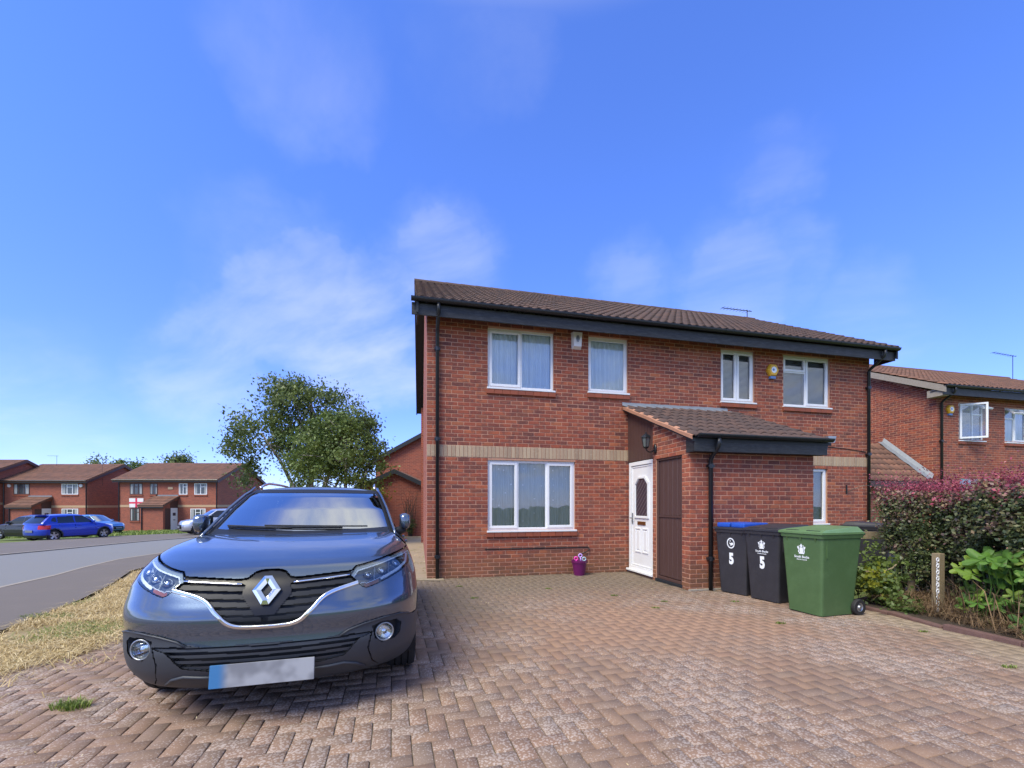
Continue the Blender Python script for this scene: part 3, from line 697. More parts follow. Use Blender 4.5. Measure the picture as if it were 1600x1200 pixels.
def downpipe(parent, x, ytop, ztop, ywall, zbot, brk, r=.034, kink=.35):
    m = MB(); p = [(x, ytop, ztop), (x, ytop, ztop-.10), (x, ytop+.03, ztop-.16), (x, ywall-.03, ztop-kink+.05), (x, ywall, ztop-kink), (x, ywall, zbot)]
    m.tube(p, r, 12); dp = m.build('downpipe', 'black_plastic', parent, smooth=True)
    for z in brk:
        b = MB(); b.bbox(x-.055, x+.055, ywall-.03, ywall+.045, z-.02, z+.02, .005); b.lathe([(r+.008, -.035), (r+.008, .035)], 12, Matrix.Translation((x, ywall, z))); b.build('pipe_bracket', 'black_plastic', dp)
    return dp
downpipe(house, .19, -.43, 5.0, -.06, .0, (4.3, 2.62, .42), kink=.42)
downpipe(house, 10.44, -.43, 5.0, -.06, .0, (4.2, 2.6, .6), kink=.42)
# windows
w1 = window(house, fr, *holes[0], [(0, .5, 0, 1, 1), (.5, 1, 0, 1, 0)])
w2 = window(house, fr, *holes[1], [(0, 1, 0, 1, 0)], fw=.075)
w3 = window(house, fr, *holes[2], [(0, .5, 0, 1, 1), (.5, 1, 0, 1, 1)], 'blind')
w4 = window(house, fr, *holes[3], [(0, .5, 0, .68, 0), (0, .5, .68, 1, 1), (.5, 1, 0, 1, 1)], 'blind')
w5 = window(house, fr, *holes[4], [(0, .335, 0, 1, 1), (.335, .668, 0, 1, 0), (.668, 1, 0, 1, 1)], 'net_curtain')
w6 = window(house, fr, *holes[5], [(0, .5, 0, 1, 1), (.5, 1, 0, 1, 1)], 'blind')
for wd, h in zip((w1, w2, w3, w4, w5), holes): tilesill(wd, fr, h[0], h[1], h[2])
# ------------------------------------------------------------------ porch
PX0, PX1, PD = 4.10, 6.54, 2.10
def rz(t): return 3.40-.415*t
sd_ = lambda t, o, z: (PX0-o, -t, z)                 # left side wall, seen from the left
sr_ = lambda t, o, z: (PX1+o, -(PD-t), z)
pf_ = lambda a, o, z: (PX0+a, -PD-o, z)
PW_ = PX1-PX0
m = MB(); m.box(PX0, PX1, -PD, -PD+.10, -.15, 2.50)
m.box(PX0, PX0+.1, -PD+.10, -1.885, -.15, 2.24); m.box(PX0, PX0+.1, -1.10, -.99, -.15, 2.24)
m.add([(PX0, -.99, 2.24), (PX0, -PD+.1, 2.24), (PX0, -PD+.1, rz(PD)-.03), (PX0, -.99, rz(.99)-.05), (PX0+.1, -.99, 2.24), (PX0+.1, -PD+.1, 2.24), (PX0+.1, -PD+.1, rz(PD)-.03), (PX0+.1, -.99, rz(.99)-.05)], [(0, 3, 2, 1), (4, 5, 6, 7), (0, 1, 5, 4), (3, 7, 6, 2)])
m.add([(PX1-.1, 0, -.1), (PX1-.1, -PD+.1, -.1), (PX1-.1, -PD+.1, rz(PD)-.03), (PX1-.1, 0, rz(0)-.06), (PX1, 0, -.1), (PX1, -PD+.1, -.1), (PX1, -PD+.1, rz(PD)-.03), (PX1, 0, rz(0)-.06)], [(0, 3, 2, 1), (4, 5, 6, 7), (0, 1, 5, 4), (3, 7, 6, 2)])
porch = m.build('porch_wall', 'mortar', house)
rc = brick_rects(PW_, 0, 2.27, []); rc.sort(key=lambda q: -q[2]); lay(rc, pf_, 'bricks', porch, indiv=300)
lim = lambda t: rz(t)-.05
lay(brick_rects(PD, 0, 3.3, [(-.1, .995, 0, 4), (1.095, 1.89, 0, 2.245)], lim=lim), sd_, 'bricks', porch)
lay(brick_rects(PD, 0, 3.3, [], lim=lambda q: rz(PD-q)-.05), sr_, 'bricks', porch)
# panel above the front door
for k in range(9):
    t0 = .0+k*.11; t1 = t0+.105; m = MB()
    m.add([sd_(t0, -.05, 2.262), sd_(t1, -.05, 2.262), sd_(t1, -.05, rz(t1)-.06), sd_(t0, -.05, rz(t0)-.06), sd_(t0, -.02, 2.262), sd_(t1, -.02, 2.262), sd_(t1, -.02, rz(t1)-.06), sd_(t0, -.02, rz(t0)-.06)], [(4, 5, 6, 7), (0, 4, 7, 3), (1, 2, 6, 5), (3, 7, 6, 2)]); m.build('cladding_board', 'brown_wood', porch)
m = MB(); mbox(m, sd_, 0, .99, -.08, -.05, 2.25, 2.90); m.build('panel_backing', 'barge', porch)
# white front door
m = MB(); bars(m, sd_, .045, .985, .085, 2.25, .075, -.09, -.02); door = m.build('front_door', 'upvc', house)
m = MB(); mbox(m, sd_, .125, .905, -.085, -.045, .16, 2.17); bars(m, sd_, .135, .895, .165, 2.165, .03, -.05, -.034); m.build('door_leaf', 'upvc', door)
hexa = [(.29, 1.17), (.74, 1.17), (.74, 1.78), (.62, 1.90), (.41, 1.90), (.29, 1.78)]
def ring(mb, poly, w, o0, o1, mp):
    c = (sum(p[0] for p in poly)/len(poly), sum(p[1] for p in poly)/len(poly)); n = len(poly)
    ou = [(p[0]+(w if p[0] > c[0]+.02 else -w if p[0] < c[0]-.02 else 0), p[1]+(w if p[1] > c[1] else -w)) for p in poly]
    vs = [mp(*p[:1], o0, p[1]) for p in ou]+[mp(p[0], o1, p[1]) for p in ou]+[mp(p[0]*.8+q[0]*.2, o1, p[1]*.8+q[1]*.2) for p, q in zip(poly, ou)]+[mp(p[0], o0, p[1]) for p in poly]
    fs = []
    for a_ in range(3): fs += [(a_*n+i, a_*n+(i+1) % n, (a_+1)*n+(i+1) % n, (a_+1)*n+i) for i in range(n)]
    mb.add(vs, fs)
m = MB(); ring(m, hexa, .045, -.047, -.022, sd_); m.build('glazing_bead', 'upvc', door)
m = MB(); m.add([sd_(p[0], -.043, p[1]) for p in hexa], [tuple(range(6))]); m.build('door_glass', 'leaded', door)
for t0, t1 in ((.27, .49), (.54, .76)):
    m = MB(); bars(m, sd_, t0, t1, .44, .93, .028, -.05, -.030); mbox(m, sd_, t0+.05, t1-.05, -.05, -.036, .49, .88, .012); m.build('door_panel', 'upvc', door)
m = MB(); mbox(m, sd_, .37, .66, -.05, -.028, .99, 1.06); m.build('letterbox', 'brass', door)
m = MB(); mbox(m, sd_, .145, .18, -.045, -.028, 1.0, 1.22); m.tube([sd_(.163, -.028, 1.12), sd_(.163, .02, 1.12), sd_(.27, .025, 1.12)], .010, 8); m.build('door_handle', 'metal_grey', door)
m = MB(); mbox(m, sd_, .02, .995, -.09, .035, .045, .083); m.build('door_sill', 'upvc', door)
m = MB(); mbox(m, sd_, .02, .995, -.09, -.005, -.05, .044); m.build('door_step', 'edging', door)
# brown store door
m = MB(); bars(m, sd_, 1.10, 1.885, .05, 2.24, .05, -.08, -.015); sdoor = m.build('store_door', 'brown_wood', house)
for k in range(5):
    t0 = 1.152+k*.1365
    for z0, z1 in ((.11, 1.17), (1.20, 2.19)):
        m = MB(); mbox(m, sd_, t0, t0+.133, -.07, -.04, z0, z1, .006); m.build('door_board', 'brown_wood', sdoor)
m = MB(); mbox(m, sd_, 1.15, 1.835, -.05, -.025, 1.165, 1.20); m.build('door_rail', 'brown_wood', sdoor)
m = MB(); mbox(m, sd_, 1.08, 1.90, -.09, .01, -.06, .048); m.build('door_step', 'barge', sdoor)
m = MB().bbox(PX0-.04, PX1, -PD-.045, -PD, -.06, .03, .01); m.build('plinth', 'kerb', porch)
# porch roof
pang = math.atan(.415); pe = PD+.20; pev = (0, math.cos(pang), math.sin(pang)); pen = (0, -math.sin(pang), math.cos(pang))
m = MB(); m.add([(PX0-.10, -pe, rz(pe)), (PX1+.16, -pe, rz(pe)), (PX1+.16, 0, rz(0)), (PX0-.10, 0, rz(0)), (PX0-.10, -pe, rz(pe)-.05), (PX1+.16, -pe, rz(pe)-.05), (PX1+.16, 0, rz(0)-.05), (PX0-.10, 0, rz(0)-.05)], [(0, 1, 2, 3), (7, 6, 5, 4), (0, 3, 7, 4), (1, 5, 6, 2), (0, 4, 5, 1)]); proof = m.build('porch_roof', 'barge', house)
tiled((PX0-.10, -pe-.04, rz(pe)+.012), (1, 0, 0), pev, pen, PX1-PX0+.22, math.hypot(pe, .415*pe)-.05, proof, 'roof_tile', tw=.205, tl=.315, indiv=110)
m = MB(); rows = []
for t in np.linspace(pe+.02, .05, 14):
    rows.append([(PX0-.115, -t, rz(t)-.02+random.uniform(-.006, .006)), (PX0-.118, -t, rz(t)+.038+random.uniform(-.012, .012)), (PX0-.055, -t, rz(t)+.062+random.uniform(-.01, .01)), (PX0-.03, -t, rz(t)+.03)])
m.grid(rows).build('verge_bedding', 'verge_mortar', proof)
m = MB(); rows = []
for x in np.linspace(PX0-.12, PX1-.02, 26): rows.append([(x, -.015, rz(0)+.115+random.uniform(-.004, .004)), (x, -.03, rz(0)+.05), (x, -.10, rz(.1)+.07+random.uniform(-.008, .008)), (x, -.17, rz(.17)+.065+random.uniform(-.012, .012))])
m.grid(rows).build('lead_flashing', 'lead', proof, smooth=True)
m = MB().bbox(PX0-.06, PX1+.08, -pe+.005, -pe+.03, 2.235, 2.475, .004); m.build('porch_fascia', 'black_board', house)
m = MB(); m.add([(PX0-.062, -pe+.03, 2.235), (PX0-.062, -pe+.03, 2.475), (PX0-.062, -PD+.02, 2.52), (PX0-.062, -PD+.02, 2.235), (PX0-.03, -pe+.03, 2.235), (PX0-.03, -pe+.03, 2.475), (PX0-.03, -PD+.02, 2.52), (PX0-.03, -PD+.02, 2.235)], [(0, 1, 2, 3), (4, 7, 6, 5), (0, 3, 7, 4), (3, 2, 6, 7)]); m.build('eave_box_end', 'black_board', house)
m = MB().box(PX0-.03, PX1+.1, -pe+.03, -PD, 2.24, 2.255); m.build('porch_soffit', 'barge', house)
gutter(house, PX0-.05, PX1+.12, -pe-.05, 2.50, .055)
downpipe(house, PX0+.34, -pe-.05, 2.46, -PD-.055, .0, (2.02, .52), kink=.34)
# lantern by the door
la = empty('wall_lantern', hw(PX0-.0, 1.09, 2.42), TH, 'small black coach lantern on the porch side wall beside the white door', 'wall lamp')
m = MB(); m.lathe([(.0, 0), (.05, .0), (.055, .012), (.03, .03), (0, .03)], 16, Matrix.Translation((-.008, 0, 0)) @ Matrix.Rotation(R(-90), 4, 'Y') @ Matrix.Diagonal((1.7, 1, 1, 1))); m.build('back_plate', 'black_plastic', la, smooth=True)
m = MB(); m.tube([(-.03, 0, -.02), (-.09, 0, -.06), (-.15, 0, -.06), (-.19, 0, -.03), (-.20, 0, .0)], .011, 8); m.build('arm', 'black_plastic', la, smooth=True)
T = Matrix.Translation((-.20, 0, 0))
m = MB(); m.lathe([(0, 0), (.035, 0), (.05, .02), (.06, .03), (0, .03)], 6, T); m.lathe([(.098, .20), (.085, .225), (.03, .265), (.012, .27), (.016, .29), (0, .31)], 6, T)
for k in range(6):
    c, s_ = math.cos(k*math.pi/3), math.sin(k*math.pi/3); m.tube([(-.20+.055*c, .055*s_, .03), (-.20+.082*c, .082*s_, .205)], .006, 5)
m.build('lantern_frame', 'black_plastic', la)
m = MB(); m.lathe([(.050, .03), (.076, .20)], 6, T); m.build('lantern_glass', 'lamp_pane', la)
# alarm boxes
al = empty('alarm_box', hw(2.97, 0, 4.70), TH, 'white alarm box between the two left upper windows', 'alarm box')
m = MB(); P = [(-.10, -.17), (.10, -.17), (.115, .16), (-.115, .16)]
m.add([(x, 0, z) for x, z in P]+[(-.08, -.09, -.13), (.08, -.09, -.13), (.095, -.10, .15), (-.095, -.10, .15)], [(0, 1, 5, 4), (1, 2, 6, 5), (2, 3, 7, 6), (3, 0, 4, 7), (4, 5, 6, 7)]); m.build('cover', 'alarm_white', al)
m = MB(); m.lathe([(0, 0), (.05, 0), (.05, .004), (0, .004)], 6, Matrix.Translation((0, -.098, .02)) @ Matrix.Rotation(R(88), 4, 'X') @ Matrix.Diagonal((.8, 1.5, 1, 1))); m.build('badge', 'metal_grey', al)
def yellow_alarm(w_, rz_, label):
    al = empty('alarm_box', w_, rz_, label, 'alarm box'); m = MB(); T = Matrix.Rotation(R(90), 4, 'X'); m.lathe([(.155, 0), (.155, .05), (.125, .085), (0, .085)], 6, T); m.build('cover', 'alarm_yellow', al)
    m = MB(); m.lathe([(.075, .085), (.07, .09), (0, .09)], 8, T); m.build('badge', 'decal', al); m = MB(); m.lathe([(.03, .09), (.03, .093), (0, .093)], 6, Matrix.Translation((-.02, 0, 0)) @ T); m.build('emblem', 'alarm_blue', al)
    m = MB(); m.box(-.07, .07, -.06, -.0, -.19, -.135); m.build('strobe', 'alarm_blue', al); return al
yellow_alarm(hw(7.69, 0, 4.43), TH, 'yellow hexagonal alarm box between the two right upper windows of the main house')
# small fittings
fl = empty('floodlight', hw(PX1+.17, pe-.02, 2.50), TH, 'small grey floodlight at the right end of the porch gutter', 'floodlight')
m = MB(); m.add([(-.05, .0, -.06), (.09, .0, -.04), (.12, 0, .07), (-.05, 0, .07), (-.05, .12, -.06), (.09, .12, -.04), (.12, .12, .07), (-.05, .12, .07)], [(0, 1, 2, 3), (7, 6, 5, 4), (0, 4, 5, 1), (1, 5, 6, 2), (2, 6, 7, 3), (3, 7, 4, 0)]); m.build('lamp_head', 'metal_grey', fl); m = MB(); m.tube([(-.14, .06, -.05), (-.05, .06, -.0)], .02, 8); m.tube([(0, .06, -.06), (-.02, .06, -.16)], .012, 6); m.build('bracket', 'black_plastic', fl)
m = MB(); m.tube([hw(8.2, .01, 2.79), hw(8.9, .012, 2.77), hw(9.8, .012, 2.72), hw(10.4, .012, 2.66)], .008, 5); tag(m.build('cable', 'rubber'), 'thin black cable clipped along the brick wall right of the porch roof', 'cable')
cb = MB(); cb.tube([hw(1.1, .014, .535), hw(2.2, .014, .53), hw(3.2, .014, .528), hw(3.24, .02, .52), hw(3.24, .03, .47), hw(3.16, .045, .43), hw(3.06, .06, .40), hw(3.02, .06, .33), hw(3.02, .06, .20)], .011, 6); tag(cb.build('cable', 'rubber', smooth=True), 'black cable along the wall dropping into the purple flowerpot', 'cable')
br = MB(); br.bbox(-.012, .012, -.03, 0, -.10, .10, .004); br.tube([(0, -.02, .09), (.0, -.02, .0)], .008, 6); br.tube([(0, -.02, -.08), (.10, -.14, .02), (.22, -.26, .09), (.30, -.34, .08)], .007, 6); o = br.build('hanging_bracket', 'black_plastic', loc=hw(9.82, 0, 1.75)); o.rotation_euler = (0, 0, TH); tag(o, 'black iron hanging basket bracket on the wall right of the porch', 'bracket')
# aerial on the roof
def aerial(loc, rz_, label, l=1.15, hgt=.9, parent=None):
    a_ = empty('tv_aerial', loc, rz_, label, 'aerial'); m = MB(); m.tube([(0, 0, -.3), (0, 0, hgt)], .014, 6); m.build('mast', 'antenna_metal', a_); m = MB(); m.tube([(-l*.85, 0, hgt-.05), (l*.15, 0, hgt-.02)], .012, 6); m.build('boom', 'antenna_metal', a_)
    for k in range(9): m = MB(); x = -l*.82+k*l*.105; m.tube([(x, -.11, hgt-.045), (x, .11, hgt-.045)], .005, 5); m.build('element', 'antenna_metal', a_)
    return a_
aerial(hw(10.6, -4.0, 7.5), TH+R(3), 'thin television aerial on the ridge of the main house', 1.2, .34)
# flowerpot
px_, py_ = hw(2.95, .22)[:2]
pt = empty('flowerpot', (px_, py_, gz(px_, py_)+.0), 0, 'purple plastic flowerpot against the front wall of the house', 'flowerpot')
m = MB(); m.lathe([(0, 0), (.105, 0), (.145, .25), (.157, .25), (.160, .295), (.145, .295), (.135, .24), (0, .22)], 28); m.build('pot', 'pot_purple', pt, smooth=False)
for nm, mt, x, y, z, lab in (('toy', 'toy_pink', -.07, -.03, .33, 'pink looped toy at the left in the purple flowerpot'), ('toy', 'toy_lilac', .02, .0, .385, 'lilac ring toy standing highest in the purple flowerpot'), ('toy', 'toy_teal', .09, -.02, .32, 'small grey-green ring toy at the right in the purple flowerpot')):
    m = MB(); rr = .033; pts = [(rr*math.cos(t), 0, rr*math.sin(t)) for t in np.linspace(0, 2*math.pi, 15)]; m.tube(pts, .012, 8); m.tube([(0, .0, -rr), (.02, .02, -.13)], .014, 6); o = m.build(nm, mt, smooth=True, loc=(px_+x, py_+y, gz(px_, py_)+z)); tag(o, lab, 'toy')
# ------------------------------------------------------------------ cars : slices stacked along a centre profile
def catmull(P, n):
    P = np.array(P, float); out = []
    d = np.r_[0, np.cumsum(np.hypot(*(np.diff(P[:, :2], axis=0)).T))]
    t = np.linspace(0, d[-1], n) if np.isscalar(n) else n
    # monotone-ish cubic per column
    res = np.zeros((len(t), P.shape[1]))
    for c in range(P.shape[1]):
        y = P[:, c]; h = np.diff(d); s = np.diff(y)/h; m = np.zeros(len(y)); m[1:-1] = (s[:-1]*h[1:]+s[1:]*h[:-1])/(h[:-1]+h[1:]); m[0] = s[0]; m[-1] = s[-1]
        i = np.clip(np.searchsorted(d, t)-1, 0, len(h)-1); u = (t-d[i])/h[i]
        res[:, c] = (2*u**3-3*u**2+1)*y[i]+(u**3-2*u**2+u)*h[i]*m[i]+(-2*u**3+3*u**2)*y[i+1]+(u**3-u**2)*h[i]*m[i+1]
    return res
def inpoly(x, y, poly):
    r = np.zeros(x.shape, bool); n = len(poly); j = n-1
    for i in range(n):
        xi, yi = poly[i]; xj, yj = poly[j]
        c = ((yi > y) != (yj > y)) & (x < (xj-xi)*(y-yi)/((yj-yi) if yj != yi else 1e-9)+xi); r ^= c; j = i
    return r
def dline(x, y, pts):
    d = np.full(x.shape, 9.)
    for (x0, y0), (x1, y1) in zip(pts, pts[1:]):
        vx, vy = x1-x0, y1-y0; L = vx*vx+vy*vy; t = np.clip(((x-x0)*vx+(y-y0)*vy)/L, 0, 1); d = np.minimum(d, np.hypot(x-x0-t*vx, y-y0-t*vy))
    return d
class Shell:
    """a grid surface whose cells are shared out between named panels"""
    def __init__(s, X, Y, Z): s.X, s.Y, s.Z = X, Y, Z; n, m = X.shape; s.lab = np.full((n-1, m-1), '', dtype=object); c = lambda A: (A[:-1, :-1]+A[1:, :-1]+A[:-1, 1:]+A[1:, 1:])/4; s.cx, s.cy, s.cz = c(X), c(Y), c(Z)
    def normals(s):
        P = np.stack([s.X, s.Y, s.Z], -1); du = np.gradient(P, axis=1); dv = np.gradient(P, axis=0); n = np.cross(du, dv); n /= np.linalg.norm(n, axis=-1, keepdims=True)+1e-12; return n
    def skirt(s, mask, name, m, parent, off):
        """side walls round a recess"""
        P = np.stack([s.X, s.Y, s.Z], -1); Q = P+s.normals()*off; W = s.X.shape[1]; mk = np.pad(mask, 1); V = []; F_ = []
        for di, dj, a_, b_ in ((0, -1, (0, 0), (1, 0)), (0, 1, (1, 1), (0, 1)), (-1, 0, (0, 1), (0, 0)), (1, 0, (1, 0), (1, 1))):
            nb_ = mk[1+di:mk.shape[0]-1+di, 1+dj:mk.shape[1]-1+dj]; i, j = np.nonzero(mask & ~nb_)
            for q, w_ in zip(i, j):
                k = len(V); V += [P[q+a_[0], w_+a_[1]], P[q+b_[0], w_+b_[1]], Q[q+b_[0], w_+b_[1]], Q[q+a_[0], w_+a_[1]]]; F_.append((k, k+1, k+2, k+3))
        if F_: link(npmesh(name, V, F_), name, m, parent)
    def panel(s, mask, name, m, parent, off=0., flip=False, label=None):
        i, j = np.nonzero(mask); 
        if not len(i): return None
        W = s.X.shape[1]; q = np.stack([i*W+j, i*W+j+1, (i+1)*W+j+1, (i+1)*W+j], 1)
        if flip: q = q[:, ::-1]
        P = np.stack([s.X, s.Y, s.Z], -1)
        if off: P = P+s.normals()*off*(-1 if flip else 1)
        u, inv = np.unique(q, return_inverse=True); me = npmesh(name, P.reshape(-1, 3)[u], inv.reshape(q.shape)); o = link(me, name, m, parent, smooth=True)
        if label: o['label'] = label
        return o
def wheel(parent, x, y, r, wd, side, alloy='alloy', spokes=5, rim=None):
    """side: -1 left (x<0) / 1 ; axle along x"""
    rim = rim or r*.68; T = Matrix.Translation((x, y, r)) @ Matrix.Rotation(R(90)*side, 4, 'Y')
    h = wd/2; m = MB()
    pf = [(rim, -h*.9), (r*.86, -h), (r*.965, -h*.93), (r*.992, -h*.75)]
    for g0 in (-.48, -.05, .38): pf += [(r, g0*h), (r-.011, (g0+.02)*h), (r-.011, (g0+.12)*h), (r, (g0+.14)*h)]
    pf += [(r*.992, h*.75), (r*.965, h*.93), (r*.86, h), (rim, h*.9)]
    m.lathe(pf, 48, T, close=True); ty = m.build('wheel', 'tyre', parent, smooth=False)
    m = MB(); m.lathe([(rim+.004, -h*.85), (rim+.004, h*.82), (rim-.012, h*.80), (rim-.02, h*.2), (rim-.02, -h*.8)], 36, T)
    for k in range(spokes):
        a = 2*math.pi*k/spokes
        M2 = T @ Matrix.Rotation(a, 4, 'Z'); w0, w1 = .05*r/.34, .032*r/.34
        vs = [(.03, -w0, h*.62), (.03, w0, h*.62), (rim-.012, w1*1.6, h*.74), (rim-.012, -w1*1.6, h*.74), (.03, -w0, h*.35), (.03, w0, h*.35), (rim-.012, w1*1.6, h*.4), (rim-.012, -w1*1.6, h*.4)]
        m.add([tuple(M2 @ Vector(v)) for v in vs], [(0, 3, 2, 1), (4, 5, 6, 7), (0, 4, 7, 3), (1, 2, 6, 5)])
    m.lathe([(.0, h*.66), (.05, h*.64), (.055, h*.3), (0, h*.3)], 16, T); m.build('rim', alloy, ty)
    m = MB(); m.lathe([(rim-.03, h*.1), (.02, h*.12)], 24, T); m.build('brake_disc', 'trim_black', ty)
    return ty
def car(name, label, loc, rz_, P, paint_m, fine=False, group=None, pitch=0.):
    root = empty(name, loc, rz_, label, 'car', group); root.rotation_euler = (pitch, 0, rz_)
    L, zb = P['L'], P['belt']
    S = lambda a: P['bow']*a**2+P['cor']*(1-np.sqrt(np.maximum(0, 1-a**P['pw'])))
    Wz = lambda z: np.interp(z, *zip(*P['W']))
    # --- front, bonnet and wings
    nr, ncl = (230, 170) if fine else (46, 24)
    prof = catmull(P['front'], nr)
    if fine:
        fr_ = prof; keep = np.r_[np.arange(0, 150), np.arange(150, nr, 2)]; dd = np.r_[0, np.cumsum(np.hypot(np.diff(prof[:, 0]), np.diff(prof[:, 1])))]
        tt = np.r_[np.arange(0, dd[-1]*.5, .0048), np.arange(dd[-1]*.5, dd[-1], .016), dd[-1]]; prof = np.stack([np.interp(tt, dd, fr_[:, 0]), np.interp(tt, dd, fr_[:, 1])], 1)
    s = np.linspace(0, 1, ncl); a = 1-(1-s)**1.7; a = np.r_[-a[::-1], a[1:]]
    Z = prof[:, 0][:, None]+0*a; W = Wz(prof[:, 0])[:, None]; Sf = np.interp(prof[:, 0], [P['hood0'], P['hood1']], [1, P['hoodS']])[:, None]
    X = W*a; Y = prof[:, 1][:, None]+S(np.abs(a))[None]*Sf
    front = Shell(X, Y, Z)
    # --- sides: from the end of the front cap to the start of the rear cap
    rp = np.array(P['rear']); zs = catmull(np.array([(z, 0) for z, _ in P['W'] if z <= P['side_top']]), 46 if fine else 22)[:, 0]
    zs = np.unique(np.r_[zs]); yf = np.interp(zs, prof[:, 0], prof[:, 1])+S(1.)*np.interp(zs, [P['hood0'], P['hood1']], [1, P['hoodS']])
    yr = np.interp(zs, rp[:, 0], rp[:, 1])-P['rcor']; u = np.linspace(0, 1, 170 if fine else 70)
    Ys = yf[:, None]+(yr-yf)[:, None]*u[None]; Zs = zs[:, None]+0*u[None]
    sides = []
    for sg in (-1, 1): sides.append((sg, Shell(sg*Wz(zs)[:, None]+0*Ys, Ys, Zs)))
    # --- rear cap
    zr = catmull(rp, 40 if not fine else 60); Zr = zr[:, 0][:, None]+0*a; Wr = Wz(np.minimum(zr[:, 0], P['W'][-1][0]))[:, None]
    Xr = Wr*a; Sr = P['rbow']*np.abs(a)**2+(P['rcor']-P['rbow'])*(1-np.sqrt(np.maximum(0, 1-np.abs(a)**P['pw']))); Yr = zr[:, 1][:, None]-Sr[None]
    rear = Shell(Xr, Yr, Zr)
    # --- glasshouse
    gh = P['gh']; nz = 40 if fine else 16; zg = np.linspace(gh['z0'], gh['z1'], nz); Wg = np.interp(zg, *zip(*gh['W']))
    yw = np.interp(zg, *zip(*gh['ws'])); yb = np.interp(zg, *zip(*gh['rw'])); Sg = gh['bow']*np.abs(a)**2+gh['cor']*(1-np.sqrt(np.maximum(0, 1-np.abs(a)**8)))
    ws = Shell(Wg[:, None]*a, yw[:, None]+Sg[None], zg[:, None]+0*a); rw = Shell(Wg[:, None]*a, yb[:, None]-(Sg*.6)[None], zg[:, None]+0*a)
    y0 = yw+gh['bow']+gh['cor']; y1 = yb-.6*(gh['bow']+gh['cor']); ug = np.linspace(0, 1, 150 if fine else 60)
    gs = [(sg, Shell(sg*Wg[:, None]+0*ug[None], y0[:, None]+(y1-y0)[:, None]*ug[None], zg[:, None]+0*ug)) for sg in (-1, 1)]
    # roof
    nrf = 28; v = np.linspace(0, 1, nrf); yl, yh = yw[-1]+Sg, yb[-1]-.6*Sg; Xf = (Wg[-1]*a)[None]+0*v[:, None]; Yf = yl[None]+(yh-yl)[None]*v[:, None]
    Zf = gh['z1']+gh['crown']*(1-np.abs(a)**2.6)[None]*(np.sin(np.pi*np.clip(v, .0, 1)**.8)**.55)[:, None]
    roof = Shell(Xf, Yf, Zf)
    # --- wheels and arches
    r, ax = P['r'], P['axles']
    def arch(sh, rad):
        k = np.zeros(sh.cx.shape, bool)
        for y in ax: k |= np.hypot(sh.cy-y, sh.cz-r) < rad
        return k
    RA = r+.045
    out = dict(root=root, front=front, sides=sides, rear=rear, ws=ws, rw=rw, gs=gs, roof=roof, arch=arch, RA=RA, a=a)
    # body sides
    for sg, sh in sides:
        hole = arch(sh, RA); clad = (arch(sh, RA+.06) | (sh.cz < P['clad'])) & ~hole if P['clad'] else hole & False
        seam = np.zeros(hole.shape, bool)
        for ys_ in P['seams']: seam |= (np.abs(sh.cy-ys_-(sh.cz-.6)*P.get('seamtilt', 0)) < .005) & (sh.cz > P['clad']+.05)
        sh.panel(~hole & ~clad & ~seam, 'side_panel', paint_m, root, flip=sg < 0)
        if clad.any(): sh.panel(clad, 'sill_cladding', 'cladding', root, .004, flip=sg < 0)
        for yh_ in P['handles']:
            m = MB(); w_ = Wz(zb-.12)*sg; m.bbox(min(w_, w_+sg*.03), max(w_, w_+sg*.03), yh_, yh_+.2, zb-.13, zb-.10, .008); m.build('door_handle', paint_m, root)
    for sg, sh in gs:
        gl = np.zeros(sh.cx.shape, bool)
        for poly in P['side_glass']: gl |= inpoly(sh.cy, sh.cz, poly)
        o = sh.panel(gl, 'side_window', P.get('glass', 'car_glass'), root, flip=sg < 0); sh.panel(~gl, 'pillars', P.get('pillar', paint_m), root, .002, flip=sg < 0)
    sh = ws; ab = np.abs(sh.cx)/np.interp(sh.cz, *zip(*gh['W']))
    gl = (ab < gh['apil']) & (sh.cz < gh['z1']-.035); sh.panel(gl, 'windscreen', 'car_glass', root); sh.panel(~gl, 'screen_pillars', P.get('pillar', paint_m), root, .002)
    sh = rw; ab = np.abs(sh.cx)/np.interp(sh.cz, *zip(*gh['W'])); gl = (ab < .86) & (sh.cz > zb+.04) & (sh.cz < gh['z1']-.05); sh.panel(gl, 'rear_window', 'dark_glass', root, flip=True); sh.panel(~gl, 'tailgate_top', paint_m, root, .002, flip=True)
    roof.panel(np.ones(roof.cx.shape, bool), 'roof', paint_m, root, flip=False)
    # inner structure so nothing is seen through
    m = MB(); m.box(-.62, .62, ax[0]-.2, ax[1]+.3, .22, .62); m.box(-.70, .70, ax[0]+.35, ax[1]-.4, .2, .5); m.box(-.66, .66, ax[0]+.30, ax[0]+.75, .6, gh['z0']-.03); m.build('floor_pan', 'interior', root)
    for x in (-.36, .36):
        m = MB(); yq = ax[0]+1.25; m.bbox(x-.24, x+.24, yq, yq+.5, .5, .68, .05); m.bbox(x-.23, x+.23, yq+.42, yq+.58, .62, gh['z0']+.14, .05); m.bbox(x-.13, x+.13, yq+.5, yq+.6, gh['z0']+.17, gh['z0']+.36, .04); m.build('seat', 'interior', root)
    m = MB(); m.bbox(-.62, .62, ax[1]-.25, ax[1]-.05, .55, gh['z0']+.1, .05); m.build('rear_seat', 'interior', root)
    m = MB(); m.tube([(.36+.18*math.cos(t), ax[0]+1.0-.06*math.sin(t), gh['z0']-.02+.17*math.sin(t)) for t in np.linspace(0, 2*math.pi, 20)], .014, 6); m.build('steering_wheel', 'interior', root)
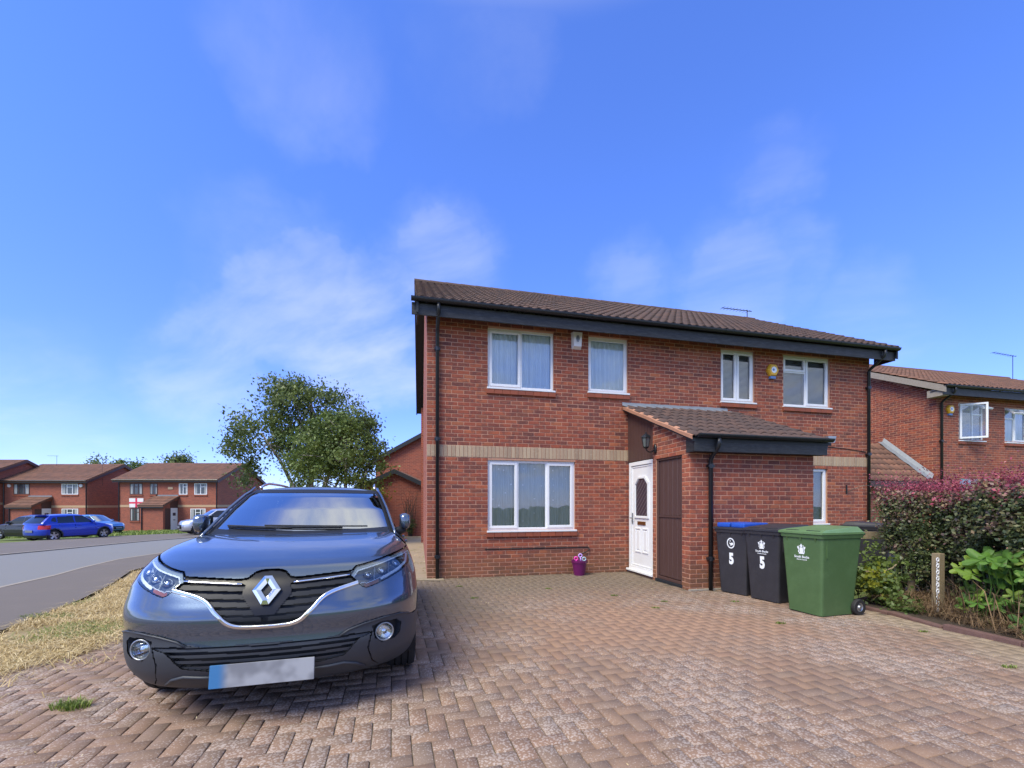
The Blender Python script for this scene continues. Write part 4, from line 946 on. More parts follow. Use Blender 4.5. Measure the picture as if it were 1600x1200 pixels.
    for y in ax:
        for sg in (-1, 1):
            m = MB(); xo, xi = sg*(Wz(.5)-.01), sg*(Wz(.5)-.26)
            ts = np.linspace(-.35, math.pi+.35, 18); m.grid([[(x_, y+RA*math.cos(t), r+RA*math.sin(t)) for t in ts] for x_ in (xo, xi)]); m.build('wheel_arch_liner', 'trim_black', root)
            wheel(root, sg*(Wz(.5)-.115), y, r, P['tw'], sg, P.get('alloy', 'alloy'))
    return out
# ------------------------------------------------------------------ the parked grey-blue crossover
PM = dict(L=4.45, belt=1.05, bow=.16, cor=.42, pw=5.0, hood0=.93, hood1=1.10, hoodS=.5,
    front=[(.205, .22), (.235, .13), (.27, .09), (.33, .045), (.40, .02), (.46, .013), (.50, .018), (.55, .020), (.60, .010), (.66, .008), (.70, .020), (.75, .044), (.80, .070), (.84, .095), (.87, .120), (.90, .155), (.92, .185), (.95, .26), (.98, .37), (1.01, .50), (1.04, .68), (1.07, .89), (1.09, 1.07), (1.10, 1.20)],
    W=[(.20, .84), (.26, .875), (.35, .90), (.50, .912), (.70, .915), (.82, .905), (.90, .885), (.95, .868), (1.0, .848), (1.03, .830), (1.05, .81), (1.07, .785), (1.10, .75)],
    rear=[(.20, 4.30), (.30, 4.42), (.45, 4.45), (.70, 4.43), (.95, 4.36), (1.05, 4.30), (1.07, 4.29)], rcor=.45, rbow=.12, side_top=1.07, clad=.36,
    gh=dict(z0=1.02, z1=1.49, W=[(1.02, .775), (1.10, .755), (1.30, .688), (1.42, .635), (1.50, .585)], ws=[(1.02, .98), (1.09, 1.12), (1.30, 1.49), (1.42, 1.72), (1.49, 1.90)], rw=[(1.02, 4.33), (1.1, 4.28), (1.50, 3.72)], bow=.16, cor=.06, apil=.93, crown=.055),
    r=.345, axles=(.93, 3.576), tw=.225, seams=(1.45, 2.45, 3.35), handles=(2.2, 3.05), side_glass=[[(1.62, 1.09), (2.40, 1.09), (2.40, 1.45), (2.15, 1.45)], [(2.46, 1.09), (3.30, 1.10), (3.15, 1.45), (2.46, 1.45)], [(3.38, 1.12), (3.85, 1.18), (3.5, 1.42), (3.25, 1.44)]], pillar='trim_black')
CX, CY, CR = -1.4554, 2.5478, .2746
PITCH = -.012
K = car('parked_car', 'dark grey-blue crossover car with diamond badge parked nose out on the block paved drive', (CX, CY, .084), CR, PM, 'paint_main', True, pitch=PITCH)
root = K['root']; F = K['front']; ax_ = np.abs(F.cx); cz = F.cz
bonnet_edge = [(0, .917), (.05, .914), (.085, .905), (.118, .874), (.16, .868), (.30, .878), (.47, .888), (.495, .912), (.58, .927), (.66, .945), (.75, .967), (.82, .984), (.855, 1.0), (.95, 1.03)]
ez = np.interp(ax_, *zip(*bonnet_edge))
head = [(.468, .864), (.497, .908), (.575, .925), (.66, .943), (.76, .968), (.835, .982), (.860, .950), (.845, .893), (.785, .857), (.705, .825), (.62, .796), (.565, .781), (.535, .795), (.505, .828)]
grille = [(0, .608), (.145, .614), (.195, .634), (.265, .700), (.32, .758), (.40, .791), (.505, .816), (.503, .826), (.470, .862), (.470, .888), (.30, .878), (.16, .868), (.118, .874), (.085, .905), (.05, .914), (0, .917)]
lower = [(0, .503), (.33, .500), (.405, .508), (.455, .537), (.55, .566), (.67, .586), (.78, .584), (.86, .545), (1.2, .49), (1.2, .1), (0, .1)]
intake = [(0, .496), (.40, .500), (.47, .508), (.615, .500), (.575, .485), (.53, .472), (.50, .448), (.468, .410), (.435, .378), (.29, .358), (0, .352)]
fogp = [(.60, .535), (.66, .553), (.755, .545), (.785, .515), (.775, .45), (.74, .425), (.66, .42), (.615, .455)]
gap = (dline(ax_, cz, bonnet_edge) < .0045) & (F.cy < 1.0) & (ax_ < .852)
hd = inpoly(ax_, cz, head); gr_ = inpoly(ax_, cz, grille); lo = inpoly(ax_, cz, lower); it = inpoly(ax_, cz, intake); fg = inpoly(ax_, cz, fogp)
hole = K['arch'](F, K['RA']); cladm = K['arch'](F, K['RA']+.06) & ~hole
hgap = (dline(ax_, cz, head+head[:1]) < .0042) & ~hd
bon = (cz > ez) & ~hd & ~gr_
wing_line = [(.852, .995), (.825, 1.02), (.79, 1.05), (.755, 1.075), (.72, 1.10)]
wgap = (dline(ax_, cz, wing_line) < .0045) & bon
wing = bon & (ax_ > np.interp(cz, [.9, .995, 1.02, 1.05, 1.075, 1.10], [.95, .852, .825, .79, .755, .72]))
base_ = ~hole & ~gap & ~hgap
F.panel(bon & ~wing & ~wgap & base_, 'bonnet', 'paint_main', root)
F.panel(wing & ~wgap & base_, 'wing', 'paint_main', root)
bump_ = (cz <= ez) & ~hd & ~gr_ & ~lo & base_ & ~cladm
F.panel(bump_, 'front_bumper', 'paint_main', root)
F.panel((cladm & ~lo & ~hd) & base_, 'arch_cladding', 'cladding', root, .004)
seam_l = [(.598, .50), (.575, .40), (.60, .30), (.63, .26)]
lseam = dline(ax_, cz, seam_l) < .0035
F.panel(lo & ~it & ~fg & ~lseam & base_, 'lower_bumper', 'cladding', root, .006)
F.panel(np.ones(F.cx.shape, bool) & ~hole & (cz < 1.05), 'inner_liner', 'trim_black', root, -.055)
# fog lamps in their pockets
fogs = F.panel(fg & base_, 'fog_pocket', 'trim_black', root, -.032); F.skirt(fg & base_, 'fog_pocket_rim', 'cladding', root, -.034)
def Fy(x, z):
    a_ = np.minimum(np.abs(x)/np.interp(z, *zip(*PM['W'])), .9999); pr = catmull(PM['front'], 400); y0_ = np.interp(z, pr[:, 0], pr[:, 1])
    return float(y0_+(PM['bow']*a_**2+PM['cor']*(1-math.sqrt(max(0, 1-a_**PM['pw']))))*np.interp(z, [.93, 1.10], [1, .5]))
def Fn(x, z):
    e = .004; v = Vector(((Fy(x+e, z)-Fy(x-e, z))/(2*e), -1, (Fy(x, z+e)-Fy(x, z-e))/(2*e))); return v.normalized()
def Fp(x, z, o=0.): return Vector((x, Fy(x, z), z))+Fn(x, z)*o
for sg in (-1, 1):
    c = Fp(sg*.688, .482, -.03); nn = (Fn(sg*.688, .482)+Vector((0, -1.2, 0))).normalized(); T = Matrix.Translation(c) @ nn.to_track_quat('Z', 'Y').to_matrix().to_4x4()
    m = MB(); m.lathe([(.052, .0), (.061, .0), (.062, .030), (.056, .036), (.052, .030)], 28, T, close=True); fgo = m.build('fog_lamp', 'metal_grey', root, smooth=True)
    m = MB(); m.lathe([(.053, .018), (.045, .012), (.028, .006), (.0, .004)], 24, T); m.build('reflector', 'gloss_black', fgo, smooth=True)
    m = MB(); m.lathe([(.030, .004), (.027, .018), (.016, .027), (0, .030)], 20, T); m.build('projector', 'chrome', fgo, smooth=True)
    m = MB(); m.lathe([(.053, .024), (.03, .032), (0, .034)], 24, T); m.build('lens', 'lamp_glass', fgo, smooth=True)
    # grooved shelf edge over the fog lamp
    m = MB(); pts = [Fp(sg*x, z, .007) for x, z in ((.415, .505), (.46, .533), (.55, .560), (.67, .580), (.78, .578), (.84, .555))]; m.tube(pts, .006, 6); m.build('bumper_moulding', 'cladding', root, smooth=True)
    m = MB(); pts = [Fp(sg*x, z, .010) for x, z in ((.20, .318), (.34, .322), (.43, .330), (.50, .310), (.55, .27))]; m.tube(pts, .010, 8); m.build('skid_moulding', 'cladding', root, smooth=True)
# grille
F.panel(gr_ & base_, 'grille', 'trim_black', root, -.035); F.skirt(gr_ & base_, 'grille_rim', 'trim_black', root, -.036)
hexb = [(0, .668), (.052, .672), (.135, .785), (.118, .860), (.085, .898), (.05, .908), (0, .911)]
badge = inpoly(ax_, cz, hexb)
topb = gr_ & (cz > np.interp(ax_, [.0, .12, .16, .47], [.84, .84, .852, .872]))
F.panel((badge | topb) & base_, 'badge_panel', 'gloss_black', root, -.004)
for sg in (-1, 1):
    half = (F.cx*sg > 0)
    for k, z0 in enumerate((.813, .770, .727, .684, .645)):
        zc = z0+.05*ax_; q = gr_ & half & (np.abs(cz-zc) < .0125) & ~badge & ~topb & (ax_ > .02) & (dline(ax_, cz, grille) > .008)
        F.panel(q & base_, 'grille_slat', 'trim_black', root, -.008)
    zc = np.interp(ax_, [.14, .47], [.842, .866])
    m = MB(); m.tube([Fp(sg*x, z, .004) for x, z in zip(np.linspace(.142, .462, 12), np.interp(np.linspace(.142, .462, 12), [.14, .47], [.841, .864]))], .0062, 8); m.build('grille_trim', 'chrome', root, smooth=True)
V1 = [(0, .603), (.08, .604), (.145, .610), (.170, .617), (.198, .632), (.232, .664), (.268, .700), (.295, .732), (.325, .757), (.36, .775), (.41, .791), (.46, .804), (.512, .817)]
xx = [-x for x, z in V1[::-1]]+[x for x, z in V1[1:]]; zz_ = [z for x, z in V1[::-1]]+[z for x, z in V1[1:]]
cc = catmull(list(zip(xx, zz_)), 90); m = MB(); rows = []
for x, z in cc:
    n_ = Fn(x, z); p = Fp(x, z, 0)
    t_ = Vector((0, 0, 1)); up_ = (t_-n_*t_.dot(n_)).normalized(); sl_ = np.interp(abs(x), [.14, .2, .3, .4], [0, .6, .6, .2])*(-1 if x > 0 else 1); up_ = (up_+Vector((sl_, 0, 0))).normalized()
    rows.append([p+up_*.012-n_*.004, p+up_*.011+n_*.009, p+up_*.003+n_*.012, p-up_*.004+n_*.006, p-up_*.010+n_*.009, p-up_*.014-n_*.004])
m.grid(rows).build('grille_surround', 'chrome', root, smooth=True)
# lower intake slats
F.panel(it & base_, 'intake', 'trim_black', root, -.035); F.skirt(it & base_, 'intake_rim', 'trim_black', root, -.036)
for z0 in (.478, .443, .408, .373):
    q = it & (np.abs(cz-z0-.012*ax_) < .0085); F.panel(q & base_, 'intake_slat', 'cladding', root, -.006)
# badge
em = MB(); ec = Fp(0, .803, .006); en_ = Fn(0, .79); eu = (Vector((0, 0, 1))-en_*en_.z).normalized()
O_ = [(-.021, .092), (.021, .092), (.079, .0), (.021, -.092), (-.021, -.092), (-.079, .0)]; I_ = [(-.002, .043), (.002, .043), (.031, 0), (.002, -.046), (-.002, -.046), (-.031, 0)]
def ep(x, z, o): return ec+Vector((1, 0, 0))*x+eu*z+en_*o
vs = [ep(x, z, 0) for x, z in O_]+[ep(x*.97, z*.97, .008) for x, z in O_]+[ep(x*.5+q*.5, z*.5+w_*.5, .020) for (x, z), (q, w_) in zip(O_, I_)]+[ep(x, z, .006) for x, z in I_]+[ep(x, z, -.004) for x, z in I_]
em.add([tuple(v) for v in vs], [(k*6+i, k*6+(i+1) % 6, (k+1)*6+(i+1) % 6, (k+1)*6+i) for k in range(4) for i in range(6)]); em.build('badge', 'emblem_chrome', root)
# headlamps
for sg in (-1, 1):
    half = (F.cx*sg > 0) & hd & base_
    hl = F.panel(half, 'headlamp', 'lamp_inner', root, -.030); F.skirt(half, 'lamp_bezel', 'trim_black', hl, -.031)
    top_l = [(.468, .864), (.497, .908), (.575, .925), (.66, .943), (.76, .968), (.835, .982)]
    bot_l = [(.545, .79), (.565, .781), (.62, .796), (.705, .825), (.785, .857), (.845, .893), (.860, .950)]
    dt = dline(ax_, cz, top_l); db = dline(ax_, cz, bot_l)
    F.panel(half & (dt < .019), 'upper_blade', 'lamp_blade', hl, -.008)
    F.panel(half & (np.abs(dt-.022) < .0035), 'blade_trim', 'led_white', hl, -.006)
    drl = half & (db > .010) & (db < .027) & (ax_ > .655) & (cz < .955)
    F.panel(drl, 'running_light', 'led_white', hl, -.008)
    F.panel(half & (db > .024) & (db < .028) & (ax_ <= .66) & (ax_ > .53), 'lamp_trim', 'led_white', hl, -.008)
    F.panel(half & (db > .003) & (db < .023) & (ax_ < .645) & (ax_ > .555), 'indicator', 'amber', hl, -.012)
    for x, z, r_ in ((.575, .862, .026), (.665, .880, .028), (.758, .912, .024)):
        c = Fp(sg*x, z, -.030); T = Matrix.Translation(c) @ (Fn(sg*x, z)+Vector((0, -1.5, 0))).normalized().to_track_quat('Z', 'Y').to_matrix().to_4x4()
        m = MB(); m.lathe([(r_*1.15, 0), (r_*1.15, .010), (r_*.95, .012), (r_*.8, .020), (r_*.4, .027), (0, .029)], 20, T); m.build('projector', 'chrome', hl, smooth=True)
    F.panel(half & (np.abs(ax_-.618) < .004) & (db > .03) & (dt > .026), 'reflector_divider', 'metal_grey', hl, -.018); F.panel(half & (np.abs(ax_-.712) < .005) & (db > .03) & (dt > .026), 'reflector_divider', 'metal_grey', hl, -.018)
    F.panel(half, 'lens_cover', 'lamp_glass', hl, .0015)
# number plate, pixelated in the photograph: plain
m = MB(); m.bbox(-.275, .275, -.008, .006, -.064, .064, .003); o = m.build('number_plate', 'plate', root, loc=(0, -.004, .338)); o.rotation_euler = (R(-9), 0, 0)
# wipers, scuttle, mirrors, rails
gh = PM['gh']
def Wp(x, z, o=0):
    w_ = np.interp(z, *zip(*gh['W'])); a_ = min(abs(x)/w_, .999); y = np.interp(z, *zip(*gh['ws']))+gh['bow']*a_**2+gh['cor']*(1-math.sqrt(1-a_**8)); return Vector((x, y-.0, z))+Vector((0, -.91, .41))*o
m = MB(); rows = []
for x in np.linspace(-.70, .70, 30): z_ = 1.098+.02*(x/.7)**2; rows.append([Vector((x, 1.04+.20*(x/.7)**2, 1.082+.012*(x/.7)**2)), Wp(x, z_+.012, .004), Wp(x, z_+.018, -.01)])
m.grid(rows).build('scuttle', 'trim_black', root, smooth=True)
for p, q, ln in (((.52, 1.132), (-.30, 1.150), 1), ((-.08, 1.128), (-.60, 1.150), 1)):
    pts = [Wp(p[0]+(q[0]-p[0])*k/8, p[1]+(q[1]-p[1])*k/8, .022) for k in range(9)]; m = MB(); m.tube(pts, [.007]*9, 6); m.tube([a_+Vector((0, .008, -.012)) for a_ in pts[2:]], .005, 5); m.build('wiper', 'rubber', root, smooth=True)
for sg in (-1, 1):
    m = MB(); bm = bmesh.new(); bmesh.ops.create_uvsphere(bm, u_segments=20, v_segments=14, radius=1)
    for v in bm.verts:
        x, y, z = v.co; sgn = lambda q: (1 if q >= 0 else -1)*abs(q)**.62
        v.co = (sgn(x)*.050*(1+.12*z), sgn(y)*.09, sgn(z)*.075)
    m.bm(bm, Matrix.Translation((sg*.855, 1.50, 1.175)) @ Matrix.Rotation(sg*R(-62+62), 4, 'Z')); mi = m.build('door_mirror', 'paint_main', root, smooth=True)
    m = MB(); m.tube([(sg*.75, 1.47, 1.06), (sg*.80, 1.48, 1.085), (sg*.85, 1.50, 1.10)], [.045, .04, .035], 10); m.build('mirror_arm', 'trim_black', mi, smooth=True)
    m = MB(); m.bbox(sg*.855-.068*(sg > 0)-.0*(sg < 0), sg*.855+.0*(sg > 0)+.068*(sg < 0), 1.43, 1.585, 1.105, 1.25, .02) if False else m.box(sg*.855-.05, sg*.855+.05, 1.602, 1.606, 1.11, 1.24); m.build('mirror_glass', 'dark_glass', mi)
    m = MB(); pts = []
    for k in range(13):
        t = k/12; y = 2.10+1.6*t; pts.append((sg*(.555-.03*math.sin(math.pi*t)), y, 1.515+.048*min(1, 6*t, 6*(1-t))**.7+.012*math.sin(math.pi*t)))
    m.tube(pts, [.010]+[.013]*11+[.010], 8); m.build('roof_rail', 'chrome', root, smooth=True)
    m = MB(); pts = [Vector((sg*np.interp(z, *zip(*gh['W']))*.985, np.interp(z, *zip(*gh['ws']))+.165, z))+Vector((sg*.008, -.02, .006)) for z in np.linspace(1.06, 1.505, 12)]; m.tube(pts, .013, 6); m.build('pillar_trim', 'paint_main', root, smooth=True)
m = MB(); m.bbox(-.10, .10, 1.86, 1.93, 1.38, 1.44, .02); m.build('rear_view_mirror', 'trim_black', root)
m = MB(); m.bbox(-.68, .68, 1.05, 1.55, 1.0, 1.075, .03); m.build('dashboard', 'interior', root)
# rear
sh = K['rear']; q = np.abs(sh.cx); lamp = (q > .55) & (sh.cz > .85) & (sh.cz < 1.02); rb = sh.cz < .5
sh.panel(~lamp & ~rb, 'tailgate', 'paint_main', root, flip=True); sh.panel(rb, 'rear_bumper', 'cladding', root, flip=True)
for sg in (-1, 1): sh.panel(lamp & (sh.cx*sg > 0), 'tail_lamp', 'red_lens', root, .004, flip=True)
# ------------------------------------------------------------------ wheelie bins
def text_mesh(mb, s, size, M, bold=0.):
    cu = bpy.data.curves.new('t', 'FONT'); cu.body = s; cu.size = size; cu.align_x = 'CENTER'; cu.offset = bold; cu.resolution_u = 3
    o = bpy.data.objects.new('t', cu); COL.objects.link(o); dg = bpy.context.evaluated_depsgraph_get(); me = o.evaluated_get(dg).to_mesh()
    mb.add([tuple(M @ v.co) for v in me.vertices], [tuple(p.vertices) for p in me.polygons]); o.evaluated_get(dg).to_mesh_clear(); bpy.data.objects.remove(o); bpy.data.curves.remove(cu)
def lerp_box(mb, b, t, z0, z1, rings=5, lip=0., r=.03):
    """tapered rounded box; b,t = (hx,y0,y1) at the bottom and top"""
    def rr(hx, y0, y1, z):
        P = []
        for cx_, cy_, a0 in ((hx-r, y1-r, 0), (-hx+r, y1-r, 90), (-hx+r, y0+r, 180), (hx-r, y0+r, 270)):
            for k in range(4): t_ = R(a0+30*k); P.append((cx_+r*math.cos(t_), cy_+r*math.sin(t_), z))
        return P
    rows = []
    for i in range(rings+1):
        f = i/rings; rows.append(rr(b[0]+(t[0]-b[0])*f, b[1]+(t[1]-b[1])*f, b[2]+(t[2]-b[2])*f, z0+(z1-z0)*f))
    n = 16; mb.add([p for r_ in rows for p in r_], [(i*n+k, i*n+(k+1) % n, (i+1)*n+(k+1) % n, (i+1)*n+k) for i in range(rings) for k in range(n)]+[tuple(range(n-1, -1, -1)), tuple(rings*n+k for k in range(n))])
def bin_(loc, rz_, label, body, lid, insert=None, decal=None, number=None, cat='wheelie bin'):
    o = empty('wheelie_bin', (*loc, gz(*loc)), rz_, label, cat, 'wheelie bins by the porch')
    m = MB(); lerp_box(m, (.225, .0, .52), (.275, -.055, .60), .015, .965); bd = m.build('body', body, o)
    m = MB(); lerp_box(m, (.285, -.07, .62), (.292, -.075, .625), .955, 1.0, 1); m.build('rim', body, o)
    # ribs under the rim
    for x in (-.19, 0, .19):
        m = MB(); m.add([(x-.012, -.045, .955), (x+.012, -.045, .955), (x+.004, -.045, .88), (x-.004, -.045, .88), (x-.012, -.068, .955), (x+.012, -.068, .955)], [(4, 5, 2, 3), (0, 4, 3), (1, 2, 5)]); m.build('rib', body, o)
    for sg in (-1, 1):
        m = MB(); m.box(min(sg*.268, sg*.276), max(sg*.268, sg*.276), .02, .035, .72, .955); m.build('side_rib', body, o)
    # lid, pitched towards the front, with two finger slots
    m = MB(); P = [(-.298, -.085), (.298, -.085), (.298, .60), (-.298, .60)]
    T_ = [(-.262, .03), (.262, .03), (.25, .56), (-.25, .56)]
    vs = [(x, y, 1.003) for x, y in P]+[(x, y, 1.028) for x, y in P]+[(x*.97, y+.03*(1 if y < 0 else -.3), 1.036) for x, y in P]+[(T_[0][0], T_[0][1], 1.055), (T_[1][0], T_[1][1], 1.055), (T_[2][0], T_[2][1], 1.092), (T_[3][0], T_[3][1], 1.092)]
    m.add(vs, [(3, 2, 1, 0)]+[(k*4+i, k*4+(i+1) % 4, (k+1)*4+(i+1) % 4, (k+1)*4+i) for k in range(3) for i in range(4)]+[(12, 13, 14, 15)]); ld = m.build('lid', lid, o)
    for x in (-.14, .14):
        m = MB(); m.box(x-.085, x+.085, -.035, .012, 1.034, 1.047); m.build('finger_slot', 'rubber', ld)
    if insert:
        for x in (-.125, .125): m = MB(); m.bbox(x-.115, x+.115, -.06, .50, 1.035, 1.105, .02); m.build('lid_cover', insert, ld)
    m = MB(); m.tube([(-.24, .615, .985), (-.24, .69, 1.0), (.24, .69, 1.0), (.24, .615, .985)], .016, 8); m.tube([(-.27, .61, 1.02), (.27, .61, 1.02)], .014, 8); m.build('handle', body, o, smooth=True)
    for sg in (-1, 1):
        T = Matrix.Translation((sg*.255, .56, .10)) @ Matrix.Rotation(R(90)*sg, 4, 'Y'); m = MB(); m.lathe([(.05, -.025), (.092, -.025), (.10, -.015), (.10, .015), (.092, .025), (.055, .025)], 28, T, close=True); wl = m.build('wheel', 'rubber', o)
        m = MB(); m.lathe([(.058, -.02), (.058, .022), (.045, .012), (.028, .016), (.02, .03), (0, .03)], 20, T); m.build('wheel_hub', 'metal_grey', wl)
    m = MB(); m.tube([(-.25, .56, .10), (.25, .56, .10)], .012, 6); m.build('axle', 'metal_grey', o)
    # printed marks on the sloping front
    tilt = math.atan2(.055, .95)
    def onf(x, z): y = -.055*(z-.015)/.95; return (x, y-.003, z)
    FM = lambda x, z: Matrix.Translation(onf(x, z)) @ Matrix.Rotation(R(90)+tilt, 4, 'X')
    if decal == 'crest':
        d = MB(); C0 = FM(0, .80)
        def pl(pts): d.add([tuple(C0 @ Vector((x, y, 0))) for x, y in pts], [tuple(range(len(pts)))])
        pl([(-.032, -.052), (.032, -.052), (.040, -.042), (.022, -.030), (.026, .0), (.018, .03), (-.018, .03), (-.026, .0), (-.022, -.030), (-.040, -.042)])       # shield and base
        pl([(-.012, .034), (.012, .034), (.016, .052), (.0, .078), (-.016, .052)])                                                                            # crown
        for q in (-1, 1):
            pl([(q*.030, -.035), (q*.046, -.03), (q*.040, .0), (q*.056, .03), (q*.050, .046), (q*.040, .034), (q*.034, .048), (q*.028, .030), (q*.032, .0)][::q])     # supporters
            pl([(q*.024, .038), (q*.034, .054), (q*.022, .056)][::q])
        text_mesh(d, 'South Bucks', .040, FM(0, .700), .0011); text_mesh(d, 'District Council', .021, FM(0, .672), .0006); d.build('printed_crest', 'decal', bd)
    elif decal == 'round':
        d = MB(); C0 = FM(0, .79); n = 30
        d.add([tuple(C0 @ Vector((rr*.82*math.cos(2*math.pi*k/n), rr*math.sin(2*math.pi*k/n), 0))) for rr in (.082, .064) for k in range(n)], [(k, (k+1) % n, n+(k+1) % n, n+k) for k in range(n)])
        d.add([tuple(C0 @ Vector(p)) for p in ((-.030, .012, 0), (-.012, .0, 0), (.012, .008, 0), (.038, .010, 0), (.046, -.008, 0), (.036, -.026, 0), (.012, -.034, 0), (-.014, -.036, 0), (-.004, -.018, 0), (-.018, -.012, 0))], [tuple(range(10))])
        d.add([tuple(C0 @ Vector(p)) for p in ((-.022, .032, 0), (-.008, .024, 0), (.004, .034, 0), (-.008, .046, 0))], [(0, 1, 2, 3)])
        text_mesh(d, 'RECYCLE', .014, FM(0, .695), .0005) if False else None
        d.build('printed_roundel', 'decal', bd)
    if number:
        d = MB(); M_ = FM(-.0, .475) @ Matrix.Diagonal((.70, 1, 1, 1)); text_mesh(d, number, .225, M_, .013)
        d.build('house_number', 'decal', bd)
    return o
BA = math.atan2(-1.0, 0.0)
def face(dx_, dy_): return math.atan2(dy_, dx_)+R(90)      # rotation so that the bin's front (-y) looks along (dx,dy)
bin_((3.66, 5.45), face(-.93, -.28), 'large green wheelie bin with council crest, nearest the planting bed', 'bin_green', 'bin_green_lid', decal='crest')
bin_((3.60, 6.22), face(-.90, -.36), 'black wheelie bin with white crest and number 5, between green bin and blue-lidded bin', 'bin_black', 'bin_black', decal='crest', number='5')
bin_((3.43, 6.76), face(-.88, -.42), 'black wheelie bin with blue lid covers, roundel and number 5 against the porch wall', 'bin_black', 'bin_black', insert='bin_blue_lid', decal='round', number='5')
b4 = bin_((6.48, 7.45), face(.55, -.8), 'black wheelie bin behind the fence rail right of the green bin', 'bin_black', 'bin_black')
# ------------------------------------------------------------------ leaves
def leaf_cloud(C, N, size, rnd, aspect=.6, up=.0, jitter=.5, fold=.25):
    """C centres (n,3), N leaf normals hint (n,3). returns V,F,rn - each leaf a folded diamond of two triangles"""
    n = len(C); d = np.random.normal(size=(n, 3)); d[:, 2] -= up; d /= np.linalg.norm(d, axis=1, keepdims=True)
    nn = N+np.random.normal(size=(n, 3))*jitter; b = np.cross(nn, d); b /= np.linalg.norm(b, axis=1, keepdims=True)+1e-9
    nrm = np.cross(d, b); s = (size*np.random.uniform(.6, 1.35, n))[:, None] if np.isscalar(size) else size[:, None]
    V = np.stack([C-d*s*.5, C+b*s*aspect*.5+nrm*s*fold*.3, C+d*s*.5, C-b*s*aspect*.5+nrm*s*fold*.3], 1)
    F_ = np.arange(4*n).reshape(n, 4); return V.reshape(-1, 3), F_, rnd
def clumps(n, ell, k, spread, shell=.55):
    """n leaves in k clumps inside ellipsoids [(c,r)]"""
    w_ = np.array([r[0]*r[1]*r[2] for c, r in ell]); w_ = w_**.8/np.sum(w_**.8); out = []; cen = []; nor = []
    for i in range(k):
        c, r = ell[np.random.choice(len(ell), p=w_)]; d = np.random.normal(size=3); d /= np.linalg.norm(d); q = np.random.uniform(shell, 1.0)
        cen.append(np.array(c)+d*np.array(r)*q); nor.append(d)
    cen = np.array(cen); nor = np.array(nor); idx = np.random.randint(0, k, n); g_ = np.random.normal(size=(n, 3)); sp = spread*np.random.uniform(.5, 1.3, k)
    C = cen[idx]+g_*sp[idx][:, None]*np.array([1, 1, .8]); return C, nor[idx], idx, cen
def tree(name, label, base, trunk, ell, n, k, size, spread, lm, bark='bark', limbs=9, group=None, shell=.5, hang=0., cat='tree'):
    o = empty(name, base, 0, label, cat, group); b = np.array(base)
    C, Nn, idx, cen = clumps(n, ell, k, spread, shell)
    if hang: C[:, 2] -= np.abs(np.random.normal(size=n))*hang
    t = np.random.random(k); rn = np.clip(t[idx]*.7+np.random.random(n)*.45-.08, 0, 1)
    V, F_, rn = leaf_cloud(C, Nn, size, rn, .62, .25); link(npmesh('crown', V, F_, rn), 'crown', lm, o)
    m = MB()
    for pts, r0, r1 in trunk: m.tube(pts, [r0+(r1-r0)*i/(len(pts)-1) for i in range(len(pts))], 8)
    top = Vector(trunk[0][0][-1]); low = Vector(trunk[0][0][len(trunk[0][0])//2])
    for i in range(limbs):
        e = Vector(cen[np.random.randint(k)]); s_ = low.lerp(top, random.random()); mid = s_.lerp(e, .5)+Vector((0, 0, .25*random.random())); m.tube([s_, mid, e], [trunk[0][2]*.55, trunk[0][2]*.35, .012], 6)
    m.build('trunk', bark, o, smooth=True); return o
# ------------------------------------------------------------------ hedge, bed plants, fence
hd_ = empty('hedge', (5.75, 5.9, gz(5.75, 5.9)), 0, 'clipped mixed hedge with dark green leaves and crimson shoots along its top', 'hedge')
n = 36000; Y = np.random.uniform(3.6, 6.45, n); tp = 1.58+.06*np.sin(Y*3.1)+.05*np.sin(Y*7.7+1)+.03*np.sin(Y*17)
face_ = np.random.random(n); X = np.where(face_ < .62, 5.42-.16*np.random.random(n)+.13*np.sin(Y*5)+.08*np.sin(Y*12.3)*np.sin(Y*3+1)+np.abs(np.random.normal(size=n))*.14-np.where(np.random.random(n) < .06, np.random.random(n)*.22, 0), np.random.uniform(5.35, 6.35, n))
lowf = .62+.16*np.sin(Y*4.2)+.12*np.sin(Y*9.1+2)-.22*np.clip((Y-5.9), -.9, 1.1)
Z = np.where(face_ < .62, lowf+(tp-lowf)*np.random.random(n)**.85, tp-np.abs(np.random.normal(size=n))*.10)
X += .16*np.clip((1.2-Z), 0, 1)+np.clip((Y-6.5), 0, 1)*.25; 
cl_ = .5+.5*np.sin(Y*8+Z*9)*np.sin(Y*3.1-Z*5+X*4)
rn = np.clip(.58*cl_*np.random.random(n)**.6+.34*np.random.random(n), 0, .9); tops = Z > tp-.13+.05*np.random.normal(size=n); rn = np.where(tops, np.random.uniform(.55, 1., n), rn)
m1 = leaf_cloud(np.stack([X, Y, Z], 1), np.tile([-.7, -.2, .6], (n, 1)), .042, rn, .62)
link(npmesh('foliage', *m1[:2], m1[2]), 'foliage', 'leaf_hedge', hd_).location = (-5.75, -5.9, -gz(5.75, 5.9))
n = 7600; Y = np.random.uniform(3.6, 6.5, n); X = np.random.uniform(5.30, 6.3, n); h = np.abs(np.random.normal(size=n))*.085*(1+.9*np.sin(Y*13)*np.sin(Y*5)); Z = 1.60+.035*np.sin(Y*3.1)+.03*np.sin(Y*7.7+1)+h
m1 = leaf_cloud(np.stack([X, Y, Z], 1), np.tile([0, 0, 1.], (n, 1)), .030, np.random.uniform(.9, 1, n), .5)
link(npmesh('shoots', *m1[:2], m1[2]), 'shoots', 'leaf_hedge', hd_).location = (-5.75, -5.9, -gz(5.75, 5.9))
m = MB()
